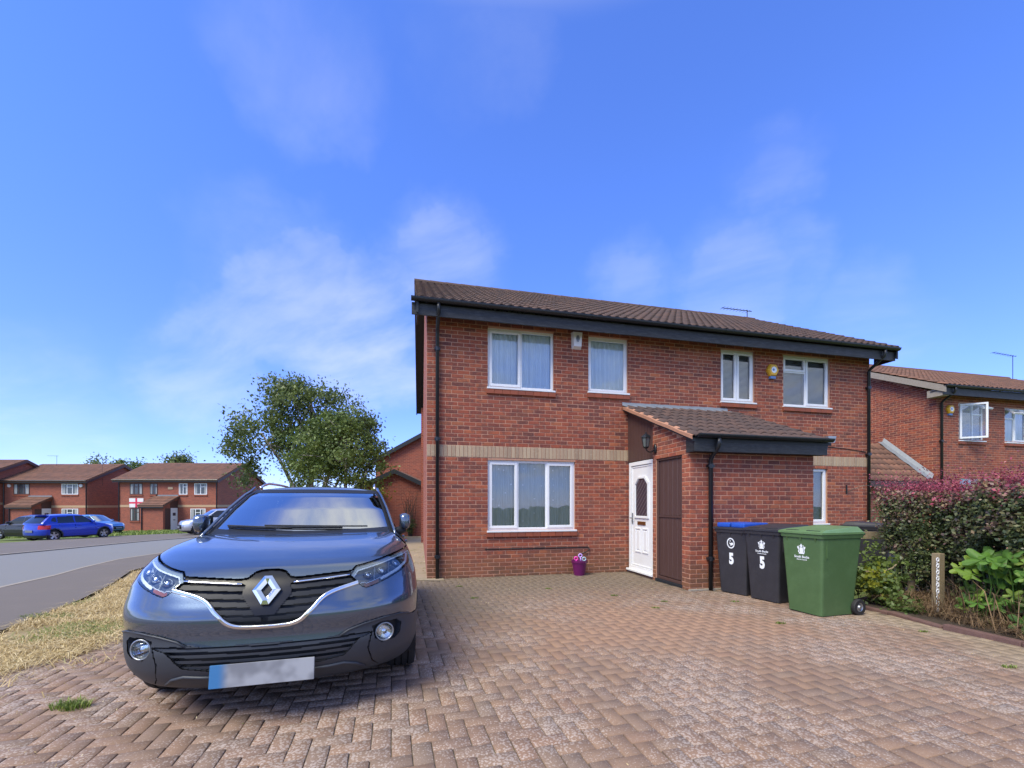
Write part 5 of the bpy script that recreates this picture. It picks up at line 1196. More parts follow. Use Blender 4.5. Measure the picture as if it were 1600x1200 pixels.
for k in range(60):
    y = random.uniform(3.7, 6.4); x = random.uniform(5.6, 6.1); m.tube([(x, y, .02), (x+random.uniform(-.1, .1), y+random.uniform(-.1, .1), .6), (x+random.uniform(-.3, .2), y+random.uniform(-.25, .25), 1.35)], [.016, .012, .006], 5)
m.build('stems', 'bark_dark', hd_).location = (-5.75, -5.9, -gz(5.75, 5.9))
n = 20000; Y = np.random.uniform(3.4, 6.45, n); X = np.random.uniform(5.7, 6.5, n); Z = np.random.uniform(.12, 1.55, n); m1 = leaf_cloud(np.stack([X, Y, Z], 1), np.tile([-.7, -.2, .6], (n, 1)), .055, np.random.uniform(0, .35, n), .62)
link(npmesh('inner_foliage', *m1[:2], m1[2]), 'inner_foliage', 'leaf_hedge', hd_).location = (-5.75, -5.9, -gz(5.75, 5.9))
def post(x, y, h_, w_, label, tilt=0):
    o = empty('fence_post', (x, y, gz(x, y)), R(12), label, 'fence post'); m = MB(); m.bbox(-w_/2, w_/2, -w_/2, w_/2, -.1, h_, .006); q = m.build('post', 'post_wood', o); q.rotation_euler = (tilt, 0, 0); return o
pp = post(5.17, 5.28, .77, .085, 'near wooden fence post with white chain under the hedge')
m = MB()
for k in range(17): m.tube([(-.052+.010*(k % 2)+.014*math.cos(t), -.048+.006*(k % 2), .70-k*.038+.022*math.sin(t)) for t in np.linspace(0, 2*math.pi, 9)], .0055, 5)
tag(m.build('chain', 'white_paint', loc=(5.17, 5.28, gz(5.17, 5.28))), 'white plastic chain hanging down the near fence post', 'chain')
post(5.46, 5.95, .62, .06, 'short weathered fence post behind the chained post')
m = MB(); m.bbox(-.62, .75, -.022, .022, -.055, .055, .006); o = m.build('fence_rail', 'post_wood', loc=(5.35, 6.62, .93)); o.rotation_euler = (0, R(-.5), R(-8)); tag(o, 'weathered wooden rail right of the green bin, half inside the hedge', 'fence rail')
post(4.86, 6.69, .98, .06, 'wooden fence post carrying the rail just behind the green bin')
# mallow with large lobed leaves
def lobed(size):
    P = []; n_ = 40
    for k in range(n_):
        t = -math.pi*.90+2*math.pi*.90*k/(n_-1); r_ = size*(.52+.20*math.cos(5*t*.98)+.035*math.cos(23*t)+.08*math.cos(t)); P.append((r_*math.cos(t), r_*math.sin(t), .10*size*math.cos(5*t)-.25*r_*r_/size))
    return [(-.05*size, 0, 0)]+P
ml = empty('leafy_plant', (5.25, 4.75, gz(5.2, 4.7)), 0, 'bright green plant with large lobed leaves under the right end of the hedge', 'plant')
zb_ = gz(5.2, 4.7); me_l = []
for k in range(5):
    P = lobed(1.0); b = MB(); b.cr = (.1, .35, .6, .8, .95)[k]; b.add(P, [(0, i, i+1) for i in range(1, len(P)-1)]); q = b.mesh('leaf'); q.materials.append(MATS['leaf_mallow']); me_l.append(q)
random.seed(11)
st = MB()
for k in range(74):
    y = random.uniform(4.0, 5.02); x = random.uniform(5.02, 5.5); z = random.uniform(.16, .80); sz = random.uniform(.09, .20)*(1.15 if z > .5 else .9)
    o = bpy.data.objects.new('leaf', random.choice(me_l)); COL.objects.link(o); o.parent = ml; o.location = (x-5.25, y-4.75, z); o.scale = (sz,)*3
    nv = Vector((-.62+random.gauss(0, .35), -.55+random.gauss(0, .35), .62+random.gauss(0, .25))).normalized(); o.rotation_euler = (nv.to_track_quat('Z', 'X') @ Matrix.Rotation(random.gauss(0, .8), 4, 'Z').to_quaternion()).to_euler(); st.tube([(x-5.25+.15*random.random(), y-4.75+random.gauss(0, .08), 0), (x-5.25+.06, y-4.75, z*.6), (x-5.25, y-4.75, z)], .006, 5)
st.build('stems', 'leaf_mallow', ml)
# brambly weeds by the bin
wd_ = empty('weeds', (5.0, 5.9, gz(5, 5.9)), 0, 'yellowing weeds and brambles beside the green bin at the bed edge', 'plant')
C, Nn, idx, cen = clumps(2600, [((-.05, .05, .32), (.25, .45, .30)), ((.3, .35, .45), (.3, .35, .35)), ((-.1, -.35, .10), (.12, .5, .10))], 60, .07, .2)
rn = np.clip(np.random.random(60)[idx]*.8+np.random.random(2600)*.3, 0, 1); m1 = leaf_cloud(C, Nn, .055, rn, .7); link(npmesh('leaves', *m1[:2], m1[2]), 'leaves', 'leaf_light', wd_)
C, Nn, idx, cen = clumps(500, [((-.1, -.05, .30), (.2, .3, .22))], 20, .05, .2); m1 = leaf_cloud(C, Nn, .06, np.random.random(500), .7); link(npmesh('yellow_leaves', *m1[:2], m1[2]), 'yellow_leaves', 'leaf_yellow', wd_)
m = MB(); m.tube([(-.22, .0, .47), (-.05, -.05, .46), (.12, -.05, .52), (.30, 0, .66)], .010, 6); m.build('bare_twig', 'post_wood', wd_, smooth=True)
# dry stems lying in the bed
def blades(n, pos, h, wdt, lean, rn, parent=None, name='blades', m='grass', kind=None):
    P = pos; d = np.random.normal(size=(n, 2)); d /= np.linalg.norm(d, axis=1, keepdims=True)+1e-9; hh = h*np.random.uniform(.5, 1.3, n); L = lean*np.random.uniform(.3, 1.4, n)*hh; w2 = wdt*np.random.uniform(.6, 1.3, n)/2
    px = np.stack([-d[:, 1], d[:, 0]], 1); V = np.zeros((n, 5, 3)); V[:, 0, :2] = P[:, :2]-px*w2[:, None]; V[:, 1, :2] = P[:, :2]+px*w2[:, None]; V[:, 2, :2] = P[:, :2]+d*(L*.35)[:, None]+px*w2[:, None]*.8; V[:, 3, :2] = P[:, :2]+d*(L*.35)[:, None]-px*w2[:, None]*.8; V[:, 4, :2] = P[:, :2]+d*L[:, None]
    V[:, 0, 2] = V[:, 1, 2] = P[:, 2]-.01; V[:, 2, 2] = V[:, 3, 2] = P[:, 2]+hh*.6; V[:, 4, 2] = P[:, 2]+hh*np.clip(1-lean*.25, .15, 1)
    F4 = []; b = np.arange(n)*5; tri = np.concatenate([np.stack([b, b+1, b+2], 1), np.stack([b, b+2, b+3], 1), np.stack([b+3, b+2, b+4], 1)]); r3 = np.concatenate([rn, rn, rn])
    return link(npmesh(name, V.reshape(-1, 3), tri, r3), name, m, parent, kind=kind)
n = 2600; pos = np.stack([np.random.uniform(4.92, 6.0, n), np.random.uniform(3.3, 6.2, n), np.full(n, .06)], 1)
tag(blades(n, pos, .24, .007, 1.9, np.random.random(n), m='dry_stem', name='dry_stems', kind='stuff'), 'dry brown stems and litter lying in the planting bed', 'dry stems')
n = 260; pos = np.stack([np.random.uniform(4.95, 5.35, n), np.random.uniform(3.5, 5.2, n), np.full(n, .06)], 1)
tag(blades(n, pos, .55, .009, .8, np.random.random(n), m='dry_stem', name='tall_dry_stems', kind='stuff'), 'tall dead stems standing among the lobed leaves', 'dry stems')
# planter greenery right of the porch
pl_ = empty('shrub', hw(9.7, 1.2, 0), 0, 'low yellow-green shrub against the wall right of the porch', 'shrub')
C, Nn, idx, cen = clumps(2400, [((0, 0, .62), (.75, .35, .36))], 50, .09, .5); m1 = leaf_cloud(C, Nn, .05, np.clip(np.random.random(50)[idx]+.2*np.random.random(2400), 0, 1), .6); link(npmesh('leaves', *m1[:2], m1[2]), 'leaves', 'leaf_light', pl_)
C, Nn, idx, cen = clumps(700, [((.25, -.1, .80), (.22, .2, .22))], 20, .06, .5); m1 = leaf_cloud(C, Nn, .05, np.random.random(700), .6); link(npmesh('bright_leaves', *m1[:2], m1[2]), 'bright_leaves', 'leaf_yellow', pl_)
m = MB(); 
for k in range(12): m.tube([(random.uniform(-.2, .2), random.uniform(-.1, .1), 0), (random.uniform(-.5, .5), random.uniform(-.2, .2), .6)], .01, 5)
m.build('stems', 'bark_dark', pl_)
# ------------------------------------------------------------------ dry verge, tufts
def strip_pos(n, A, B, y0, y1):
    Yv = np.random.uniform(y0, y1, n); xa = np.interp(Yv, [p[1] for p in A], [p[0] for p in A]); xb = np.interp(Yv, [p[1] for p in B], [p[0] for p in B]); t = np.random.random(n); Xv = xa+(xb-xa)*t; Zv = np.array([gz(x, y) for x, y in zip(Xv, Yv)])+.0; return np.stack([Xv, Yv, Zv], 1), t
pos, t = strip_pos(46000, V2, [(x+.12, y) for x, y in B_], 1.5, 9.5)
dens = np.sin(pos[:, 0]*5+np.sin(pos[:, 1]*3.1)*2)*np.sin(pos[:, 1]*4.3+pos[:, 0]*1.7); keep = (dens+np.random.normal(size=len(t))*.4 > -.28) & (np.random.random(len(t)) < np.interp(t, [0, .06, .75, 1], [.5, 1, 1, .35])) & (np.random.random(len(t)) < np.interp(pos[:, 1], [1.5, 7, 9.5], [1, .9, .5])); pos = pos[keep]; n = len(pos)
blob_ = np.sin(pos[:, 0]*1.9+1)*np.sin(pos[:, 1]*2.3+.5); rn = np.where((blob_ > .62) & (np.random.random(n) < .45), 1.0, np.random.uniform(0, .93, n))
tag(blades(n, pos, .075, .007, 2.9, rn, m='dry_grass', name='dry_grass', kind='stuff'), 'strip of dry straw-coloured grass between pavement and drive', 'grass')
n = 2600; Yv = np.random.uniform(1.6, 6.5, n); Xv = np.array([xl(y) for y in Yv])-.1+np.abs(np.random.normal(size=n))*.42; cl2_ = np.sin(Xv*7+Yv*3)*np.sin(Yv*8-Xv*2) > .1-.9*np.exp(-((Xv-np.array([xl(y) for y in Yv]))/.25)**2); Xv, Yv = Xv[cl2_], Yv[cl2_]; n = len(Xv)
tag(blades(n, np.stack([Xv, Yv, [gz(x, y)+.004 for x, y in zip(Xv, Yv)]], 1), .06, .006, 3.2, np.random.uniform(0, 1, n), m='dry_grass', name='loose_straw', kind='stuff'), 'loose straw strewn over the left edge of the paving', 'straw')
random.seed(5); np.random.seed(5)
def tuft(x, y, n, rad, h_, label, m='grass'):
    a_ = np.random.random(n)*2*math.pi; q = rad*np.random.random(n)**.7; pos = np.stack([q*np.cos(a_)*1.5, q*np.sin(a_)*.7, np.zeros(n)], 1); o = blades(n, pos, h_, .006, .9, np.random.random(n), m=m, name='grass_tuft'); o.location = (x, y, gz(x, y)+.003); return tag(o, label, 'grass tuft')
tuft(-2.86, 2.82, 260, .085, .05, 'green grass tuft growing between pavers left of the car, nearest the camera')
tuft(-4.05, 3.1, 260, .10, .05, 'straw and green tuft on the pavers at the left edge of the picture')
tuft(-5.55, 5.2, 500, .20, .055, 'green tuft at the far edge of the dry verge beside the pavement')
tuft(-6.1, 7.6, 420, .18, .055, 'small green tuft on the brown pavement edge left of the car')
tuft(-5.6, 6.9, 700, .32, .05, 'green patch of grass beside the left headlamp of the parked car')
for x, y, wh in ((2.15, 6.15, 'out from the brown store door'), (1.55, 6.6, 'out from the white front door'), (1.9, 5.75, 'in the clean orange patch of paving'), (3.05, 4.95, 'just left of the foot of the green bin'), (4.35, 4.6, 'on the paving below the chained post'),
                 (4.05, 3.55, 'on the paving towards the lower right corner'), (4.55, 3.7, 'at the right edge by the bed edging'), (-.9, 7.4, 'by the foot of the left downpipe'), (-.55, 6.4, 'beside the door of the parked car'), (.6, 7.2, 'below the ground floor window'), (3.15, 6.15, 'in front of the black bin with the crest')):
    tag(tuft(x, y, 60, .04, .022, 'tiny weed in a paver joint '+wh), group='tiny weeds in the paver joints')
# moss and straw in joints, fallen leaves
n = 9000; Xq = np.random.uniform(-4.4, 4.7, n); Yq = np.random.uniform(1.8, 7.9, n)
k_ = np.array([in_drive(x, y) for x, y in zip(Xq, Yq)]) & ((np.random.random(n) < np.clip((Yq-4.5)/3.5, .03, .7)) | (np.random.random(n) < np.clip((-Xq-1.6)/2.2, .0, 1)) | (np.random.random(n) < np.clip((Xq-3.3)/1.5, 0, .6))); Xq, Yq = Xq[k_], Yq[k_]
pos = np.stack([Xq, Yq, [gz(x, y)+.004 for x, y in zip(Xq, Yq)]], 1); m1 = leaf_cloud(pos, np.tile([0, 0, 1.], (len(pos), 1)), .017, np.random.random(len(pos)), .35, 0, .15, .05)
tag(link(npmesh('fallen_leaves', *m1[:2], m1[2]), 'fallen_leaves', 'dry_grass', kind='stuff'), 'small dry leaves and grass clippings scattered on the drive', 'leaves')
n = 700; pos = np.stack([np.random.uniform(-3.6, -1.75, n), np.random.uniform(7.9, 14, n), np.zeros(n)], 1); pos[:, 2] = [gz(x, y)+.012 for x, y in pos[:, :2]]
keep = np.sin(pos[:, 1]*5)*np.sin(pos[:, 0]*4+pos[:, 1]) > .05
tag(blades(keep.sum(), pos[keep], .05, .012, 1.6, np.random.uniform(.3, 1, keep.sum()), m='dry_grass', name='path_weeds', kind='stuff'), 'dry weeds along the garden path left of the house', 'weeds')
# ------------------------------------------------------------------ neighbouring house on the right and the linking garage
NS, NT = 15.95, -2.07; NWd = 10.5
nb = empty('brick_house', hw(NS, NT, 0), TH, 'neighbouring red brick house with open white windows beyond the hedge', 'house')
nh = [(.955, 2.09, 3.46, 4.66), (3.03, 4.15, 3.46, 4.60), (6.2, 7.2, 3.46, 4.6), (1.0, 2.9, .9, 2.25)]
m = MB()
for a0, a1, z0, z1 in wall_boxes(NWd, -.2, 4.95, nh): m.box(a0, a1, 0, .11, z0, z1)
nw = m.build('front_wall', 'mortar', nb); lay(brick_rects(6.0, 1.2, 4.94, nh), fr, 'bricks', nw)
gl_ = lambda a_, o_, z: (0-o_, a_, z)
nd = 8.0; nry = 4.0; nrz = 7.15; nez = 5.06; nang = math.atan2(nrz-nez, nry+.4)
m = MB(); P = [(.11, -.2), (nd, -.2), (nd, 4.95), (nry, nrz-.1), (.11, 5.0)]
m.add([(0, y, z) for y, z in P]+[(.11, y, z) for y, z in P], [tuple(range(4, -1, -1)), tuple(range(5, 10))]+[(i, (i+1) % 5, 5+(i+1) % 5, 5+i) for i in range(5)]); gw = m.build('gable_wall', 'mortar', nb)
lay(brick_rects(4.2, 1.0, 7, [], lim=lambda q: 4.98+math.tan(nang)*q), gl_, 'bricks', gw)
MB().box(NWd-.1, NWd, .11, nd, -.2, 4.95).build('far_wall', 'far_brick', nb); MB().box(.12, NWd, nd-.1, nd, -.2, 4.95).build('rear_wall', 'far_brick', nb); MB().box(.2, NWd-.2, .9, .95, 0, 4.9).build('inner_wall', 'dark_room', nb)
m = MB(); m.add([(-.25, -.4, nez-.05), (NWd+.2, -.4, nez-.05), (NWd+.2, nry, nrz-.05), (-.25, nry, nrz-.05), (-.25, nd+.4, nez-.05), (NWd+.2, nd+.4, nez-.05)], [(0, 1, 2, 3), (3, 2, 5, 4)]); nr_ = m.build('roof', 'roof_tile_far', nb)
tiled((-.27, -.43, nez), (1, 0, 0), (0, math.cos(nang), math.sin(nang)), (0, -math.sin(nang), math.cos(nang)), NWd+.5, math.hypot(nry+.4, nrz-nez), nr_, 'roof_tile_far', tw=.2, tl=.31)
m = MB(); m.tube([(-.27, nry, nrz+.02), (NWd+.2, nry, nrz+.02)], .10, 10); m.build('ridge', 'roof_tile_far', nr_)
m = MB(); y0, z0, y1, z1 = -.42, nez-.02, nry, nrz-.02
m.add([(-.29, y0, z0-.2), (-.29, y1, z1-.2), (-.29, y1, z1+.0), (-.29, y0, z0+.0), (-.25, y0, z0-.2), (-.25, y1, z1-.2), (-.25, y1, z1), (-.25, y0, z0)], [(0, 1, 2, 3), (7, 6, 5, 4), (0, 3, 7, 4), (0, 4, 5, 1), (3, 2, 6, 7)]); m.build('barge_board', 'kerb', nb)
MB().bbox(-.27, NWd+.2, -.36, -.335, 4.78, 5.02, .004).build('fascia', 'black_board', nb); MB().box(-.27, NWd+.2, -.334, 0, 4.93, 4.95).build('soffit', 'barge', nb); MB().bbox(-.25, 0, -.33, .1, 4.76, 4.98, .004).build('eave_box_end', 'kerb', nb)
gutter(nb, -.29, 9, -.42, 5.06); downpipe(nb, .13, -.42, 5.02, -.06, 0, (3.4, 1.5), kink=.42)
wA = window(nb, fr, *nh[0], [(0, .60, 0, 1, 0), (.60, 1, 0, .72, 0), (.60, 1, .72, 1, 0)], 'none'); wB = window(nb, fr, *nh[1], [(0, .45, 0, .70, 0), (0, .45, .7, 1, 0), (.45, 1, 0, 1, 1)], 'curtain'); window(nb, fr, *nh[2], [(0, 1, 0, 1, 0)], 'curtain'); window(nb, fr, *nh[3], [(0, .5, 0, 1, 0), (.5, 1, 0, 1, 0)], 'curtain')
for h_ in nh[:2]: tilesill(nw, fr, h_[0], h_[1], h_[2])
def open_sash(parent, x0, x1, z0, z1, hinge, angd):
    """casement swung out; hinge 'l' or 't'"""
    W_, H_ = x1-x0, z1-z0; m = MB(); idm = lambda a_, o_, z: (a_, -o_, z)
    if hinge == 'l': bars(m, idm, 0, W_, 0, H_, .055, -.02, .03); g_ = [(0.05, 0, .05), (W_-.05, 0, .05), (W_-.05, 0, H_-.05), (.05, 0, H_-.05)]; loc = (x0, -.0, z0); rot = (0, 0, -angd)
    else: bars(m, idm, 0, W_, -H_, 0, .05, -.02, .03); g_ = [(.05, 0, -H_+.05), (W_-.05, 0, -H_+.05), (W_-.05, 0, -.05), (.05, 0, -.05)]; loc = (x0, -.0, z1); rot = (-angd, 0, 0)
    s_ = m.build('open_sash', 'upvc', parent, loc=loc); s_.rotation_euler = rot; q = MB(); q.add(g_, [(0, 1, 2, 3)]); q.build('pane', 'window_glass', s_)
open_sash(nb, .985, 1.66, 3.50, 4.62, 'l', R(38)); open_sash(nb, 1.68, 2.06, 4.34, 4.62, 't', R(58)); open_sash(nb, 3.06, 3.53, 4.26, 4.56, 't', R(50))
yellow_alarm(hw(NS+.53, NT, 4.42), TH, 'yellow hexagonal alarm box on the neighbouring house beside its open window')
aerial(hw(NS+11.0, NT-4.0, 7.15), TH+R(6), 'television aerial on a tall mast on the neighbouring roof', 1.9, 1.15)
# link garage
gr = empty('garage', hw(HL, NT-.25, 0), TH, 'low brick garage with tiled lean-to roof between the two houses', 'garage')
GW = NS-HL; m = MB(); m.box(.02, GW-.02, 0, .1, -.1, 2.12); m.build('wall', 'far_brick', gr)
ga = math.atan2(3.50-2.14, 1.5); m = MB(); m.add([(.02, -.2, 2.05), (GW-.02, -.2, 2.05), (GW-.02, 1.3, 3.42), (.02, 1.3, 3.42), (GW-.02, 5, 2.4), (.02, 5, 2.4)], [(0, 1, 2, 3), (3, 2, 4, 5)]); grf = m.build('roof', 'roof_tile_far', gr)
tiled((.02, -.22, 2.10), (1, 0, 0), (0, math.cos(ga), math.sin(ga)), (0, -math.sin(ga), math.cos(ga)), GW-.04, 2.02, grf, 'roof_tile_far', tw=.21, tl=.30, indiv=0)
m = MB(); rows = []
for k in range(12): t = k/11; y = -.2+1.5*t; z = 2.13+1.37*t; rows.append([(GW-.30, y, z+.07+.015*math.sin(k*2)), (GW-.10, y, z+.09), (GW-.025, y, z+.22)])
m.grid(rows).build('lead_flashing', 'lead', grf); 
m = MB(); m.bbox(0, GW, -.26, -.23, 1.93, 2.10, .004); m.build('fascia', 'brown_wood', gr)
window(gr, fr, .75, 2.2, .2, 1.9, [(0, .5, 0, 1, 0), (.5, 1, 0, 1, 0)], 'none', rec=-.06, sill=False)
# ------------------------------------------------------------------ house and garage seen left of the main house
bh = empty('brick_house', (-6.15, 23.5, gz(-6, 23.5)), R(2), 'red brick house gable with small gabled garage seen between the car and the main house', 'house')
Wd = 9.0
def gable_box(parent, name, x0, x1, y0, y1, ez_, rz_, m_='far_brick', zb=-.5):
    xm = (x0+x1)/2; P = [(x0, zb), (x1, zb), (x1, ez_), (xm, rz_), (x0, ez_)]; m = MB(); n_ = 5
    m.add([(x, y0, z) for x, z in P]+[(x, y1, z) for x, z in P], [tuple(range(n_)), tuple(range(9, 4, -1))]+[(i, n_+i, n_+(i+1) % n_, (i+1) % n_) for i in range(n_)]); return m.build(name, m_, parent)
def gable_roof(parent, x0, x1, y0, y1, ez_, rz_, ov=.25, th=.12, m_='roof_tile_far', trim='barge'):
    xm = (x0+x1)/2; sl = (rz_-ez_)/(xm-x0); m = MB(); e = ez_-sl*ov
    for xa in (x0-ov, x1+ov):
        m.add([(xa, y0, e), (xm, y0, rz_), (xm, y1, rz_), (xa, y1, e), (xa, y0, e+th), (xm, y0, rz_+th), (xm, y1, rz_+th), (xa, y1, e+th)], [(0, 1, 2, 3), (7, 6, 5, 4), (0, 4, 5, 1), (3, 2, 6, 7), (0, 3, 7, 4)])
    r_ = m.build('roof', m_, parent)
    for xa in (x0-ov, x1+ov):
        m = MB(); m.add([(xa, y0-.03, e-.10), (xm, y0-.03, rz_-.10), (xm, y0-.03, rz_+th+.01), (xa, y0-.03, e+th+.01), (xa, y0+.0, e-.10), (xm, y0, rz_-.10), (xm, y0, rz_+th+.01), (xa, y0, e+th+.01)], [(0, 1, 2, 3), (0, 4, 5, 1), (3, 2, 6, 7), (7, 6, 5, 4)]); m.build('barge_board', trim, r_)
    return r_
gable_box(bh, 'gable_wall', -1.2, 7.0, 0, 7, 3.95, 6.2); gable_roof(bh, -1.2, 7.0, -.2, 7.2, 3.95, 6.2, .3, .12, trim='barge')
gable_box(bh, 'garage_wall', -1.35, 2.25, -2.6, -.02, 2.35, 3.18); gable_roof(bh, -1.35, 2.25, -2.8, -.02, 2.35, 3.18, .12, .10, trim='barge')
vn = empty('climber', (-4.85, 20.75, gz(-4.85, 20.8)), 0, 'thin bare climber on the brick garage wall beside the main house', 'climber'); m = MB()
for k in range(16): m.tube([(random.uniform(-.1, .1), 0, 0), (random.uniform(-.25, .25), 0, 1.0), (random.uniform(-.45, .45), .02, random.uniform(1.6, 2.3))], [.02, .012, .005], 5)
m.build('stems', 'bark_dark', vn); C, Nn, idx, cen = clumps(500, [((0, -.05, .5), (.25, .12, .5))], 20, .1, .3); m1 = leaf_cloud(C, Nn, .07, np.random.random(500)*.5, .6); link(npmesh('leaves', *m1[:2], m1[2]), 'leaves', 'leaf_birch', vn)
# ------------------------------------------------------------------ houses across the road
def far_window(parent, x0, x1, z0, z1, n, m_='upvc', y=0., side=None, open_top=False):
    mp = side or (lambda a_, o_, z: (a_, y-o_, z)); m = MB(); bars(m, mp, x0, x1, z0, z1, .075, -.02, .03)
    for k in range(1, n): xx = x0+(x1-x0)*k/n; mbox(m, mp, xx-.04, xx+.04, -.02, .028, z0+.07, z1-.07)
    if n > 1: mbox(m, mp, x0+(x1-x0)/n*(n//2)+.04, x0+(x1-x0)/n*(n//2+1)-.04, -.02, .026, z0+(z1-z0)*.66, z0+(z1-z0)*.66+.06)
    w_ = m.build('window', m_, parent); q = MB(); q.add([mp(x0+.06, .008, z0+.06), mp(x1-.06, .008, z0+.06), mp(x1-.06, .008, z1-.06), mp(x0+.06, .008, z1-.06)], [(0, 1, 2, 3)]); q.build('pane', 'far_pane', w_)
    if n > 0:
        c = MB(); 
        for s0, s1 in ((x0+.08, x0+(x1-x0)*.22), (x1-(x1-x0)*.22, x1-.08)): c.add([mp(s0, .012, z0+.07), mp(s1, .012, z0+.07), mp(s1, .012, z1-.07), mp(s0, .012, z1-.07)], [(0, 1, 2, 3)])
        c.build('curtain', 'far_curtain', w_)
    m = MB(); mbox(m, mp, x0-.04, x1+.04, -.02, .06, z0-.14, z0-.01); m.build('sill_tile', 'sill_tile', w_); return w_
mat('far_pane', (.05, .06, .07), .08, Specular_IOR_Level=.7)
def far_roof(parent, x0, x1, y0, yr, y1, e, r_, tile=True):
    m = MB(); m.add([(x0, y0, e), (x1, y0, e), (x1, yr, r_), (x0, yr, r_), (x0, y1, e), (x1, y1, e)]+[(x, y, z-.14) for x, y, z in ((x0, y0, e), (x1, y0, e), (x1, yr, r_), (x0, yr, r_), (x0, y1, e), (x1, y1, e))], [(0, 1, 2, 3), (3, 2, 5, 4), (6, 9, 8, 7), (9, 10, 11, 8), (0, 6, 7, 1), (1, 7, 8, 2), (2, 8, 11, 5), (0, 3, 9, 6), (3, 4, 10, 9)]); o = m.build('roof', 'roof_tile_far', parent)
    an = math.atan2(r_-e, yr-y0); L_ = math.hypot(yr-y0, r_-e); nr_ = int(L_/.33); m = MB(); nx = int((x1-x0)/.3)
    for k in range(nr_):
        for i in range(nx):
            m.cr = random.random(); v0, v1 = k*L_/nr_, (k+1)*L_/nr_; xa, xb = x0+(x1-x0)*i/nx, x0+(x1-x0)*(i+1)/nx-.012
            q = lambda x, v, h: (x, y0+v*math.cos(an)-h*math.sin(an), e+v*math.sin(an)+h*math.cos(an)); m.add([q(xa, v0, .07), q(xb, v0, .07), q(xb, v1, .02), q(xa, v1, .02), q(xa, v0, .02), q(xb, v0, .02)], [(0, 1, 2, 3), (4, 5, 1, 0)])
    m.build('roof_tiles', 'roof_tile_far', o, kind='stuff'); return o
def far_house(loc, width, label, wins, porch=None, extra_h=0., depth=8.0):
    o = empty('brick_house', loc, 0, label, 'house', 'houses across the road'); e = 4.95+extra_h
    P = [(0, -1.5), (depth, -1.5), (depth, e), (depth/2, 6.95+extra_h), (0, e)]; m = MB(); m.add([(0, y, z) for y, z in P]+[(width, y, z) for y, z in P], [tuple(range(4, -1, -1)), tuple(range(5, 10))]+[(i, (i+1) % 5, 5+(i+1) % 5, 5+i) for i in range(5)]); m.build('wall', 'far_brick', o)
    far_roof(o, -.3, width+.25, -.4, depth/2, depth+.4, 5.05+extra_h, 7.12+extra_h)
    m = MB(); m.box(-.28, width+.22, -.38, -.34, 4.80+extra_h, 5.03+extra_h); m.build('fascia', 'barge', o); m = MB(); m.tube([(-.3, -.43, 5.03+extra_h), (width+.25, -.43, 5.03+extra_h)], .06, 6); m.build('gutter', 'black_plastic', o)
    m = MB(); m.add([(width+.26, -.4, 4.93+extra_h), (width+.26, depth/2, 7.0+extra_h), (width+.26, depth+.4, 4.93+extra_h), (width+.26, -.4, 4.72+extra_h), (width+.26, depth/2, 6.79+extra_h), (width+.26, depth+.4, 4.72+extra_h)], [(3, 4, 1, 0), (4, 5, 2, 1)]); m.build('barge_board', 'brown_wood', o)
    m = MB(); m.box(0, width, -.015, .0, 2.30+extra_h, 2.53+extra_h); m.box(width, width+.015, 0, depth, 2.30+extra_h, 2.53+extra_h); m.build('cream_band', 'far_band', o)
    for x in (.1, width-.1): m = MB(); m.tube([(x, -.06, 4.9+extra_h), (x, -.06, 0)], .045, 6); m.build('downpipe', 'black_plastic', o)
    for w_ in wins: far_window(o, *w_)
    if porch:
        x0, x1, d = porch; m = MB(); m.add([(x0, -d, -1), (x1, -d, -1), (x1, -d, 2.45), (x0, -d, 2.45), (x0, 0, -1), (x1, 0, -1), (x1, 0, 3.3), (x0, 0, 3.3)], [(0, 1, 2, 3), (1, 5, 6, 2), (4, 0, 3, 7), (3, 2, 6, 7)]); m.build('porch_wall', 'far_brick', o)
        far_roof(o, x0-.15, x1+.2, -d-.25, 0.0, .02, 2.48, 3.42); m = MB(); m.box(x0-.1, x1+.15, -d-.22, -d-.18, 2.22, 2.46); m.build('porch_fascia', 'barge', o)
        m = MB(); m.box(x0, x1+.1, -.06, -.02, 3.40, 3.55); m.build('lead_flashing', 'lead', o)
        sm = lambda a_, o_, z: (x1+o_, -a_, z); m = MB(); mbox(m, sm, .95, d-.25, 0, .03, .02, 2.2); m.build('store_door', 'brown_wood', o)
        m = MB(); mbox(m, sm, .05, .92, 0, .03, .05, 2.22); dr = m.build('front_door', 'upvc', o); m = MB(); mbox(m, sm, .3, .68, .03, .036, 1.45, 1.75); mbox(m, sm, .35, .62, .03, .036, 1.0, 1.07); m.build('door_glass', 'leaded', dr); m = MB(); mbox(m, sm, .0, .95, .0, .02, 2.24, 2.95); m.build('cladding_panel', 'brown_wood', o)
        m = MB(); m.tube([(x0+.12, -d-.05, 2.4), (x0+.12, -d-.05, 0)], .045, 6); m.build('downpipe', 'black_plastic', o)
    return o
def gl0(x, y): return gz(x, y)
hA = (-39.8, 44.0, -1.24); brw = 'brown_wood'
far_house(hA, 10.06, 'red brick house across the road with an England flag under its upper window', [(1.17, 2.47, 3.57, 4.71, 3, brw), (3.2, 3.98, 3.57, 4.71, 2, brw), (6.14, 7.0, 3.57, 4.71, 2), (7.69, 8.98, 3.57, 4.71, 2), (1.2, 2.15, .9, 2.2, 2, brw), (7.3, 8.83, .9, 2.15, 3)], (3.84, 6.0, 1.85))
m = MB(); m.grid([[(x, -.05-.03*math.sin(x*7+z*2)*(-z), z) for x in np.linspace(0, 1.44, 20)] for z in np.linspace(-.92, 0, 10)]); o = m.build('flag', 'flag', loc=(hA[0]+1.15, hA[1]-.02, hA[2]+3.2)); tag(o, 'white flag with red cross hanging on the far brick house', 'flag')
